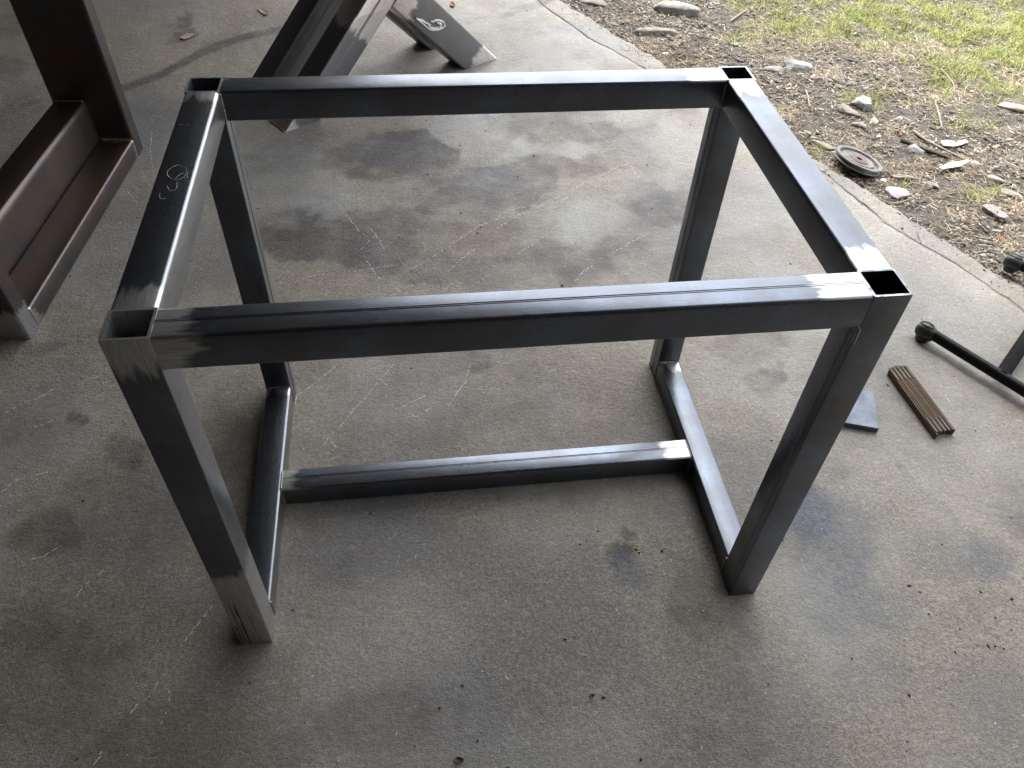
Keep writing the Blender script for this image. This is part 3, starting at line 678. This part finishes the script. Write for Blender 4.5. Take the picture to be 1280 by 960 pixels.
for i in range(5):
    for sgn in (-1, 1):
        h = bpy.data.objects.new('hinge', hme); C.objects.link(h); h.parent = ruler; h.location = (sgn*(RL/2-.028)+(.0 if sgn < 0 else -.002), RWd/2-lw*(2*i+1 + (0 if sgn < 0 else 0)), .0187)

# ------------------------------------------------------------------ steel offcut plate
pa, pb = Gm(1096, 541), Gm(1089, 494); yv2 = (pb-pa); PL = yv2.length; yv2.normalize()
plate = link('steel_offcut', box_me('steel_offcut', -.115, 0, 0, PL, .0, .017, .0008), simple('galvanised_plate', (.14, .16, .19), .42, .8, .25, 25, col2=(.095, .11, .135)))
plate.location = pa; plate.rotation_euler = (0, 0, math.atan2(yv2.y, yv2.x)-math.pi/2)
tag(plate, 'small flat blue grey steel offcut half hidden behind the front right leg', 'steel plate')

# ------------------------------------------------------------------ black tubular stand at the right edge
M_BLK = simple('black_powder_coat', (.010, .010, .012), .28, 0, .3, 80, .03, .0002, spec=.12); M_RUB = simple('black_rubber', (.018, .018, .02), .4, 0, .3, 120, .1, .0003)
def lathe_me(name, prof, seg=32, axis='x', smooth=40):
    vs = []; fs = []
    for (x, r_) in prof:
        for k_ in range(seg):
            a = 2*math.pi*k_/seg; vs.append((x, r_*math.cos(a), r_*math.sin(a)) if axis == 'x' else (r_*math.cos(a), r_*math.sin(a), x))
    for i in range(len(prof)-1):
        for k_ in range(seg): fs.append((i*seg+k_, i*seg+(k_+1) % seg, (i+1)*seg+(k_+1) % seg, (i+1)*seg+k_))
    me = mesh(name, vs, fs); bmx = bmesh.new(); bmx.from_mesh(me); bmesh.ops.remove_doubles(bmx, verts=bmx.verts, dist=1e-6); bmx.to_mesh(me); bmx.free()
    smooth_by_angle(me, smooth); return me
def rod(name, p0, p1, rad, mat, parent, flat=1.0):
    p0, p1 = Vector(p0), Vector(p1); d = p1-p0; Ln = d.length
    me = lathe_me(name, [(0, 0.0001), (0, rad), (Ln, rad), (Ln, .0001)], 24)
    o = link(name, me, mat, parent); X = d.normalized(); Yv = Vector((0, 0, 1)).cross(X).normalized(); Zv = X.cross(Yv)
    o.matrix_parent_inverse = parent.matrix_basis.inverted()
    o.matrix_basis = Matrix(((X.x, Yv.x, Zv.x*flat, p0.x), (X.y, Yv.y, Zv.y*flat, p0.y), (X.z, Yv.z, Zv.z*flat, p0.z), (0, 0, 0, 1))); return o
AZ = .036
t0 = Gm(1158, 413, AZ); t1d = (Gm(1275, 485, AZ)-t0).normalized(); t1 = t0+t1d*1.15
u0 = Gm(1268, 327, AZ); 
stand = empty('tube_stand', (t0+t1d*.5)); stand.location.z = 0
tag(stand, 'low black tubular steel stand with rounded rubber end caps at the right edge', 'stand')
rod('tube', t0, t1, .0165, M_BLK, stand); rod('tube', u0, u0+t1d*1.15, .0165, M_BLK, stand)
jx = t0+t1d*((Gm(1252, 470, AZ)-t0).length); jd = (Gm(1300, 398, AZ)-jx).normalized()
proj = (u0-jx)
# cross tube reaches the second long tube
den = jd.x*(-t1d.y)-jd.y*(-t1d.x); tt = ((u0.x-jx.x)*(-t1d.y)-(u0.y-jx.y)*(-t1d.x))/den
rod('cross_tube', jx, jx+jd*tt, .019, simple('matt_black', (.008, .008, .009), .7, 0, .3, 80, .05, .0003, spec=.05), stand)
def cap(p, d):
    prof = [(-.030, .0001), (-.029, .009), (-.025, .0175), (-.016, .0235), (-.005, .0262), (.008, .0255), (.019, .0225), (.026, .0190), (.028, .0167)]
    me = lathe_me('end_cap', prof, 28); o = link('end_cap', me, M_RUB, stand)
    # moulded groove round the cap
    X = Vector(d); Yv = Vector((0, 0, 1)).cross(X).normalized(); Zv = X.cross(Yv); p = Vector(p)
    o.matrix_parent_inverse = stand.matrix_basis.inverted()
    o.matrix_basis = Matrix(((X.x, Yv.x, Zv.x, p.x), (X.y, Yv.y, Zv.y, p.y), (X.z, Yv.z, Zv.z, p.z-.004), (0, 0, 0, 1)))
    f = link('foot_pad', lathe_me('foot_pad', [(-.0, .0001), (0, .019), (.012, .021), (.03, .014)], 20, 'z'), M_RUB, o)
    f.matrix_parent_inverse = (o.matrix_basis).inverted(); f.matrix_basis = Matrix.Translation((p.x, p.y, .0005))
    ridge = link('ridge', mesh_ridge(), M_RUB, o); ridge.matrix_basis = Matrix()
    return o
def mesh_ridge():
    vs = []; fs = []; N = 40; K = 8
    for i in range(N):
        a = 2*math.pi*i/N; c = Vector((-.004+.0205*math.cos(a), .0092*math.sin(a), 0)); r2 = max(0.0, .0264**2-c.y**2-(c.x*1.0)**2*.55); c.z = math.sqrt(r2)
        out = Vector((math.cos(a), .5*math.sin(a), 0)).normalized()
        for k_ in range(K):
            b = 2*math.pi*k_/K; vs.append(c+out*math.cos(b)*.0026+Vector((0, 0, 1))*math.sin(b)*.0026)
    for i in range(N):
        for k_ in range(K): fs.append((i*K+k_, ((i+1) % N)*K+k_, ((i+1) % N)*K+(k_+1) % K, i*K+(k_+1) % K))
    return mesh('ridge', vs, fs, True)
cap(t0, t1d); cap(u0, t1d); cap(t1, -t1d); cap(u0+t1d*1.15, -t1d)

# ------------------------------------------------------------------ old pulley wheel lying on the soil
M_PUL = simple('weathered_iron', (.20, .20, .20), .6, .35, .35, 40, .5, .001, col2=(.13, .12, .115)); M_HUB = simple('rusted_hub', (.17, .12, .095), .7, .3, .5, 60, .6)
pc = Gm(1073, 198, .005); ez = 0.0
pul = empty('pulley_wheel', (pc.x, pc.y, float(zsoil(pc.x, pc.y)[0])+.016)); pul.scale = (1, 1, .72); pul.rotation_euler = (math.radians(4), math.radians(15), .4)
tag(pul, 'round weathered iron pulley wheel lying flat on the soil against the slab edge', 'pulley wheel')
R_ = .098
link('rim', lathe_me('rim', [(.0, R_*.86), (.0, R_*.98), (.004, R_), (.008, R_*.985), (.010, R_*.9), (.018, R_*.88), (.022, R_*.97), (.026, R_), (.031, R_*.985), (.032, R_*.90), (.030, R_*.845), (.016, R_*.82)], 64, 'z'), M_PUL, pul)
link('web', lathe_me('web', [(.016, R_*.82), (.0155, R_*.70), (.019, R_*.67), (.026, R_*.645), (.027, R_*.60), (.0235, R_*.56), (.022, R_*.50), (.022, R_*.22), (.0215, R_*.16)], 64, 'z'), M_PUL, pul)
link('hub', lathe_me('hub', [(.0215, R_*.40), (.0265, R_*.37), (.0265, R_*.22), (.028, R_*.19), (.028, R_*.125), (.004, R_*.12), (.004, .0001)], 40, 'z'), M_HUB, pul)
for k_ in range(3):
    a = .5+k_*2.09; hme2 = lathe_me('bolt_hole', [(.0222, .0001), (.0224, .0045), (.0232, .0062), (.0222, .0072)], 12, 'z'); hh = link('bolt_head', hme2, M_HUB, pul); hh.location = (math.cos(a)*R_*.48, math.sin(a)*R_*.48, 0)

# ------------------------------------------------------------------ stones
def stone(px, py, rx, ry, rz, rot, col, label, name='stone', cat='stone', sink=.36, seed=0, lift=0, rough=.09, col2=None, group=None):
    bm = bmesh.new(); bmesh.ops.create_icosphere(bm, subdivisions=4, radius=1)
    sd_ = Vector((seed*3.1, seed*1.7, 2))
    rs = random.Random(seed); planes = [(Vector((rs.gauss(0, 1), rs.gauss(0, 1), rs.gauss(0, 1)*1.2)).normalized(), rs.uniform(.55, .88)) for _ in range(11)]
    for v in bm.verts:
        for pn, pd in planes:
            t_ = v.co.dot(pn)
            if t_ > pd: v.co -= pn*(t_-pd)
        p = v.co.copy(); d = 1.12+.16*noise.noise(p*1.1+sd_)+rough*noise.noise(p*3+sd_)+rough*.5*noise.noise(p*8+sd_)
        p *= d; p.z = math.copysign(abs(p.z)**.8, p.z); v.co = Vector((p.x*rx, p.y*ry, p.z*rz))
    me = bpy.data.meshes.new(name); bm.to_mesh(me); bm.free(); me.polygons.foreach_set('use_smooth', [True]*len(me.polygons))
    g = Gm(px, py); z = float(zsoil(g.x, g.y)[0])
    g = Gm(px, py, z); o = link(name, me, simple(name+'_mat', tuple(c*.85 for c in col), .88, 0, .3, 35, .8, .003, col2=tuple(c*.8 for c in (col2 or [c*.7 for c in col]))))
    o.location = (g.x, g.y, z+rz*(1-2*sink)+lift); o.rotation_euler = (0, 0, rot); tag(o, label, cat, group); return o
TH = math.atan2(EV[1], EV[0])
stone(842, 15, .115, .055, .035, 2.75, (.36, .35, .33), 'large flat pale stone bedded in the soil at the top, farthest from the slab', seed=1)
stone(818, 43, .105, .042, .022, 3.0, (.33, .30, .26), 'long flat speckled stone lying between the slab edge and the larger top stone', seed=2, col2=(.22, .19, .16))
stone(742, 5, .07, .04, .02, 2.6, (.30, .27, .23), 'half buried brownish stone touching the slab edge at the top of the picture', seed=14)
stone(996, 85, .062, .034, .024, 2.6, (.44, .45, .47), 'pale grey stone lying just right of the far right corner of the frame', seed=3)
stone(966, 88, .045, .022, .014, 3.1, (.34, .33, .32), 'thin grey stone tucked between the frame corner and the paler stone', seed=4)
stone(1076, 133, .050, .040, .034, 1.9, (.40, .40, .38), 'angular grey stone leaning in the soil above the pulley wheel', seed=5, rough=.2)
stone(1056, 140, .062, .030, .022, 2.3, (.36, .34, .31), 'long rough stone to the left of the angular grey stone', seed=6)
stone(1073, 158, .03, .02, .014, 2.2, (.30, .28, .27), 'small brown stone directly above the pulley wheel', seed=15)
stone(1092, 153, .018, .016, .014, 1.2, (.72, .71, .69), 'small white pebble beside the angular grey stone', name='pebble', cat='pebble', seed=7)
stone(1123, 150, .016, .014, .012, .6, (.72, .70, .66), 'small round white pebble alone in the gravel right of the grey stones', name='pebble', cat='pebble', seed=8)
stone(1147, 189, .046, .030, .018, 2.6, (.40, .40, .40), 'flat light grey stone between the stick and the pulley wheel', seed=9)
stone(1118, 243, .052, .034, .016, 2.9, (.55, .51, .51), 'broad flat whitish stone with a violet tinge touching the slab edge', seed=10, col2=(.46, .42, .47))
stone(1104, 229, .018, .013, .012, 1.5, (.58, .56, .52), 'small pale pebble standing between the pulley wheel and the violet stone', name='pebble', cat='pebble', seed=11)
stone(1128, 223, .045, .014, .012, 2.7, (.40, .36, .30), 'narrow tan stone right of the pulley wheel rim', seed=12)
stone(1272, 138, .09, .026, .016, 2.55, (.50, .40, .34), 'long pinkish stone at the right edge of the picture below the grass', seed=13)
stone(1241, 226, .034, .020, .014, 2.6, (.42, .38, .34), 'oval beige stone at the right below the white bark chips', seed=16)
stone(1262, 244, .046, .016, .012, 2.4, (.42, .38, .33), 'elongated beige stone at the right edge of the soil', seed=17)
stone(1243, 270, .050, .026, .022, 1.9, (.36, .34, .32), 'rough grey stone at the right near the black stand', seed=18, rough=.22)
stone(1164, 233, .028, .016, .012, 2.2, (.34, .31, .27), 'dull brown stone right of the narrow tan stone', seed=19)
stone(832, 69, .022, .016, .012, .5, (.50, .46, .40), 'little cream pebble just above the back rail of the frame', name='pebble', cat='pebble', seed=20)
stone(1026, 184, .05, .022, .016, 2.4, (.34, .31, .24), 'mossy tan stone wedged at the slab edge left of the pulley wheel', seed=21)
stone(1218, 205, .016, .012, .01, 2.4, (.55, .50, .42), 'small cream pebble at the right end of the lower bark chip', name='pebble', cat='pebble', seed=22)
stone(1186, 150, .02, .014, .012, 2.4, (.42, .42, .42), 'small grey pebble below the green tufts on the right', name='pebble', cat='pebble', seed=23)

# ------------------------------------------------------------------ sticks, bark chips, leaves and scraps
M_STICK = simple('dry_stick', (.36, .30, .23), .8, 0, .4, 60, .6, .001, stretch=(1, 5, 5)); M_CHIP = simple('bare_wood_chip', (.62, .55, .42), .7, 0, .25, 80, .4, .0006, stretch=(1, 5, 5))
def stick(pts, rad, label, mat=M_STICK, name='stick', cat='stick', h=.006):
    pl = []
    for a, b in pts:
        g = Gm(a, b); pl.append(Vector((g.x, g.y, float(zsoil(g.x, g.y)[0])+h)))
    zs = max(p.z for p in pl)
    for p in pl: p.z = zs-.25*(zs-p.z)
    c = sum(pl, Vector())/len(pl); pl = spl([p-c for p in pl], 8); N = len(pl); K = 7; vs = []; fs = []
    for i, p in enumerate(pl):
        d = (pl[min(i+1, N-1)]-pl[max(i-1, 0)]).normalized(); s_ = Vector((0, 0, 1)).cross(d).normalized(); u_ = d.cross(s_)
        rr = rad*(1-.45*i/N)*(1+.25*noise.noise(p*60+c*9)); rr = rr*.4 if i in (0, N-1) else rr
        for k_ in range(K): a = 2*math.pi*k_/K; vs.append(p+s_*math.cos(a)*rr+u_*math.sin(a)*rr)
    for i in range(N-1):
        for k_ in range(K): fs.append((i*K+k_, i*K+(k_+1) % K, (i+1)*K+(k_+1) % K, (i+1)*K+k_))
    fs += [tuple(range(K))[::-1], tuple((N-1)*K+k_ for k_ in range(K))]
    o = link(name, mesh(name, vs, fs, True), mat); o.location = c; return tag(o, label, cat)
stick([(1142,160),(1160,173),(1185,186),(1207,197)], .0058, 'long pale bare stick slanting across the gravel right of the pulley wheel')
stick([(1127,171),(1150,181),(1172,189),(1188,195)], .0095, 'thick dark broken branch lying beside the long pale stick', simple('dark_bark', (.10, .078, .06), .9, 0, .4, 60, .8, .002))
stick([(913,25),(924,17),(936,9)], .006, 'weathered grey stick in the grass at the top of the picture')
stick([(1007,112),(1010,122),(1012,133)], .005, 'upright pale straw stick poking from the dry tuft')
stick([(1150,103),(1178,98),(1200,94)], .004, 'thin pinkish twig at the edge of the green grass', name='twig', cat='twig')
stick([(1175,88),(1190,105),(1192,118)], .004, 'curved tan twig between grass and gravel on the right', name='twig', cat='twig')
stick([(1205,48),(1222,52),(1237,56)], .0045, 'short brown twig inside the green grass', name='twig', cat='twig')
stick([(787,14),(800,13),(815,12)], .0035, 'thin straw twig left of the largest stone at the top', name='twig', cat='twig')
stick([(1276,232),(1272,252),(1277,268)], .0035, 'reddish root curling at the right edge above the black stand', simple('root', (.32, .17, .10), .8), 'root', 'root')
stick([(1165,118),(1172,135),(1178,160)], .005, 'forked grey twig above the long pale stick', name='twig', cat='twig')
stick([(1113,248),(1130,246),(1147,238)], .003, 'thin twig beside the violet stone', name='twig', cat='twig')
def chip(pts, thick, label, mat, name, cat, on_soil=True, curl=.004, base=None):
    """thin curled plate from a traced outline"""
    zz = []
    P3 = []
    for a, b in pts:
        g = Gm(a, b); P3.append(g)
    c = sum(P3, Vector())/len(P3); z0 = max(float(zsoil(p.x, p.y)[0]) for p in P3+[c]) if on_soil else 0
    bm = bmesh.new(); N = len(P3); rings = []
    ctr = None
    for zo in (0, thick):
        ring = []
        for f_ in (1.0, .5):
            for i, p in enumerate(P3):
                q = (p-c)*f_; ring.append(bm.verts.new((q.x, q.y, zo+curl*(f_*f_)*(1+.5*math.sin(i*2.3))+.0015*noise.noise(p*50))))
        ct = bm.verts.new((0, 0, zo)); rings.append((ring, ct))
    for (ring, ct), top in zip(rings, (False, True)):
        for i in range(N):
            j = (i+1) % N; a = [ring[i], ring[j], ring[N+j], ring[N+i]]; b = [ring[N+i], ring[N+j], ct]
            bm.faces.new(a if top else a[::-1]); bm.faces.new(b if top else b[::-1])
    for i in range(N):
        j = (i+1) % N; bm.faces.new([rings[0][0][i], rings[0][0][j], rings[1][0][j], rings[1][0][i]])
    bmesh.ops.recalc_face_normals(bm, faces=bm.faces)
    me = bpy.data.meshes.new(name); bm.to_mesh(me); bm.free(); o = link(name, me, mat); o.location = (c.x, c.y, z0+.001 if on_soil else .0004); return tag(o, label, cat)
chip([(1176,175),(1185,174),(1197,175),(1207,173),(1211,176),(1203,179),(1192,182),(1180,180)], .003, 'white bark chip lying right of the long stick, the upper of two', M_CHIP, 'bark_chip', 'bark chip')
chip([(1174,208),(1188,202),(1200,200),(1210,198),(1212,201),(1202,206),(1190,209),(1178,210)], .003, 'white bark chip below the long stick, the lower of two', M_CHIP, 'bark_chip', 'bark chip')
M_LEAF = simple('dry_leaf', (.36, .32, .24), .8, 0, .4, 120, .4, .0006); M_LEAF2 = simple('brown_leaf', (.20, .14, .10), .8, 0, .4, 120, .4, .0006)
chip([(225,48),(233,44),(243,42),(251,41),(246,45),(240,47),(230,51)], .0012, 'narrow pale dry leaf on the floor between the rusty frame and the crossed legs', M_LEAF, 'dry_leaf', 'leaf', False, .004)
chip([(322,12),(328,11),(334,15),(336,19),(331,20),(327,17)], .0012, 'small curled brown leaf beside the top of the crossed legs', M_LEAF, 'dry_leaf', 'leaf', False, .006)
chip([(563,4),(567,4),(569,8),(566,10),(562,8)], .0012, 'tiny reddish leaf on the floor right of the crossed legs', simple('red_leaf', (.34, .14, .08), .8), 'dry_leaf', 'leaf', False, .005)
M_RED = simple('red_plastic', (.42, .06, .05), .5, 0, .2, 60); M_ORG = simple('orange_plastic', (.5, .12, .05), .5, 0, .2, 60); M_TEAL = simple('teal_plastic', (.20, .30, .31), .5, 0, .2, 60)
chip([(1124,163),(1127,162),(1129,164),(1126,166)], .004, 'small red plastic scrap at the end of the dark branch', M_RED, 'plastic_scrap', 'scrap')
chip([(1253,291),(1256,291),(1256,295),(1253,295)], .004, 'small orange plastic scrap in the soil above the black stand', M_ORG, 'plastic_scrap', 'scrap')
chip([(914,52),(920,51),(925,53),(921,55),(915,54)], .002, 'faded teal plastic scrap between the stones and the grass', M_TEAL, 'plastic_scrap', 'scrap')

# ------------------------------------------------------------------ white scratches and grit on the floor
SCR = [[(562,305),(600,282),(622,274),(655,267),(668,261),(720,235),(785,204)],[(622,286),(640,273),(676,258),(702,252),(730,228),(745,220),(782,206)],[(560,340),(575,325),(592,312)],[(590,358),(604,349),(616,339)],
       [(640,323),(655,312),(682,294),(706,276)],[(718,354),(727,342),(742,331)],[(760,320),(785,305),(812,291)],[(733,158),(760,178),(775,190),(785,205),(797,221)],[(422,254),(436,272),(448,288),(460,298)],
       [(448,315),(460,303),(470,293)],[(462,284),(474,300),(480,311)],[(441,340),(465,336),(491,332)],[(458,326),(466,338),(474,348),(486,352)],[(360,356),(380,348),(404,342)],[(505,340),(530,328),(556,312),(580,296),(600,281)],
       [(497,365),(510,358),(534,354)],[(620,272),(635,264),(668,256)],[(492,455),(472,479),(452,502),(440,516),(424,536),(405,548)],[(422,456),(395,478),(372,494),(364,516)],[(556,486),(525,498),(493,512)],[(588,452),(582,478),(572,490),(562,506)],
       [(508,515),(520,521),(538,510)],[(0,521),(30,503),(48,498),(66,487)],[(38,536),(55,531),(67,525)],[(199,852),(190,870),(170,882),(166,890)],[(134,932),(120,950),(110,966)],[(268,756),(255,770),(240,790),(232,800)],
       [(38,700),(55,695),(75,683)],[(95,745),(108,730),(128,715)],[(212,862),(209,890),(203,905)],[(0,617),(20,600),(60,590)],[(420,560),(412,548),(404,556)],[(600,600),(604,592)],[(190,165),(188,190),(192,214)],[(160,240),(170,252),(176,262)],
       [(100,478),(118,472),(134,460)],[(395,820),(400,835)],[(630,840),(636,850)],[(770,760),(775,768)],[(1180,495),(1188,502)],[(280,690),(300,672)],[(355,470),(368,455)],[(480,430),(500,412)],[(470,470),(484,482)],[(340,480),(330,500)]]
vs = []; fs = []
def dash(p, d, ln, wd):
    d = d.normalized(); s_ = Vector((-d.y, d.x, 0)); b = len(vs); j = lambda: random.uniform(-.3, .3)*wd
    for t_, w_ in ((-.5, .3), (-.2, 1), (.2, .9), (.5, .25)):
        c = p+d*ln*t_; vs.append(c+s_*(w_*wd*.5+j()*.5)); vs.append(c-s_*(w_*wd*.5+j()*.5))
    for k_ in range(3): fs.append((b+2*k_, b+2*k_+1, b+2*k_+3, b+2*k_+2))
for pl in SCR:
    P = [Gm(*q) for q in pl]
    for a, b in zip(P[:-1], P[1:]):
        L_ = (b-a).length; t = 0
        while t < L_:
            ln = random.uniform(.003, .012); p = a+(b-a)*(min(t+ln/2, L_)/L_); d = (b-a).normalized()
            if random.random() < .78: dash(Vector((p.x+random.gauss(0, .0012), p.y+random.gauss(0, .0012), .0007)), d+Vector((random.gauss(0, .15), random.gauss(0, .15), 0)), ln, random.uniform(.0012, .0030))
            t += ln*random.uniform(.7, 1.5)
for _ in range(2600):
    e, n_ = random.uniform(-1.8, 3.1), random.uniform(-3.3, -.2); x, y = W2(e, n_)
    a = random.gauss(.75, .5) if random.random() < .6 else random.uniform(0, 6.3); dash(Vector((x, y, .0007)), Vector((math.cos(a), math.sin(a), 0)), random.uniform(.001, .008), random.uniform(.0006, .0018))
me = mesh('floor_scratches', vs, fs); me.materials.append(simple('scratched_lime', (.66, .65, .61), .9, 0, .2, 200))
for p in me.polygons: pass
o = bpy.data.objects.new('floor_scratches', me); C.objects.link(o); tag(o, 'broken white scratches and lime flecks across the concrete', kind='stuff')
# grit
n = 1100; e = rng.uniform(-1.8, 3.1, n); k2 = rng.uniform(-3.3, -.03, n); X0, Y0 = W2(e, k2)
xc, yc = [], []
for (cx, cy, sx, sy, m) in [(1220,800,40,60,40),(780,680,25,12,30),(880,770,25,16,22),(1250,770,30,20,26),(540,560,8,4,4),(1000,150,30,30,0),(820,95,40,10,20),(1200,300,50,30,60),(620,860,60,60,20)]:
    for _ in range(m):
        g = Gm(random.gauss(cx, sx), random.gauss(cy, sy)); xc.append(g.x); yc.append(g.y)
ee = rng.uniform(-1.2, 3.1, 700); ex, ey = W2(ee, -np.abs(rng.normal(0, .05, 700))-.002); xc += list(ex); yc += list(ey)
X0 = np.concatenate([X0, xc]); Y0 = np.concatenate([Y0, yc]); n = len(X0); sz = .0006*(4.2)**(rng.random(n)**3)*1.3
sc3 = np.stack([sz*rng.uniform(1, 2.2, n), sz, sz*.6], 1); vv = IV[None]*(1+rng.normal(0, .18, (n, len(IV), 1)))*sc3[:, None, :]; an = rng.uniform(0, 6.28, n)
x = vv[..., 0]*np.cos(an)[:, None]-vv[..., 1]*np.sin(an)[:, None]; y = vv[..., 0]*np.sin(an)[:, None]+vv[..., 1]*np.cos(an)[:, None]
VV = np.stack([x+X0[:, None], y+Y0[:, None], vv[..., 2]+sz[:, None]*.3], -1).reshape(-1, 3)
me = np_mesh('floor_grit', VV, (IF[None]+(np.arange(n)*len(IV))[:, None, None]).reshape(-1, 3)); fattr(me, 'tint', np.repeat(rng.random(n), len(IV)))
tag(link('floor_grit', me, tint_mat('grit', [(0, (.02, .018, .016)), (.6, (.06, .052, .045)), (.85, (.18, .16, .13)), (1, (.5, .47, .42))])), 'dark crumbs and grit scattered on the concrete floor', kind='stuff')
# larger dark flakes one can count
M_FLK = simple('dark_flake', (.035, .03, .028), .7, 0, .3, 100)
def flake(px, py, r, label):
    pts = [(px+r*1.3*math.cos(a+.3)*random.uniform(.7, 1.2), py+r*.7*math.sin(a+.3)*random.uniform(.7, 1.2)) for a in np.linspace(0, 5.4, 7)][::-1]
    return chip(pts, .002, label, M_FLK, 'flake', 'flake', False, .002)
flake(573, 951, 5, 'round dark flake on the floor at the bottom centre of the picture')
flake(740, 870, 3.2, 'tiny dark crumb on the floor right of the bottom centre flake')
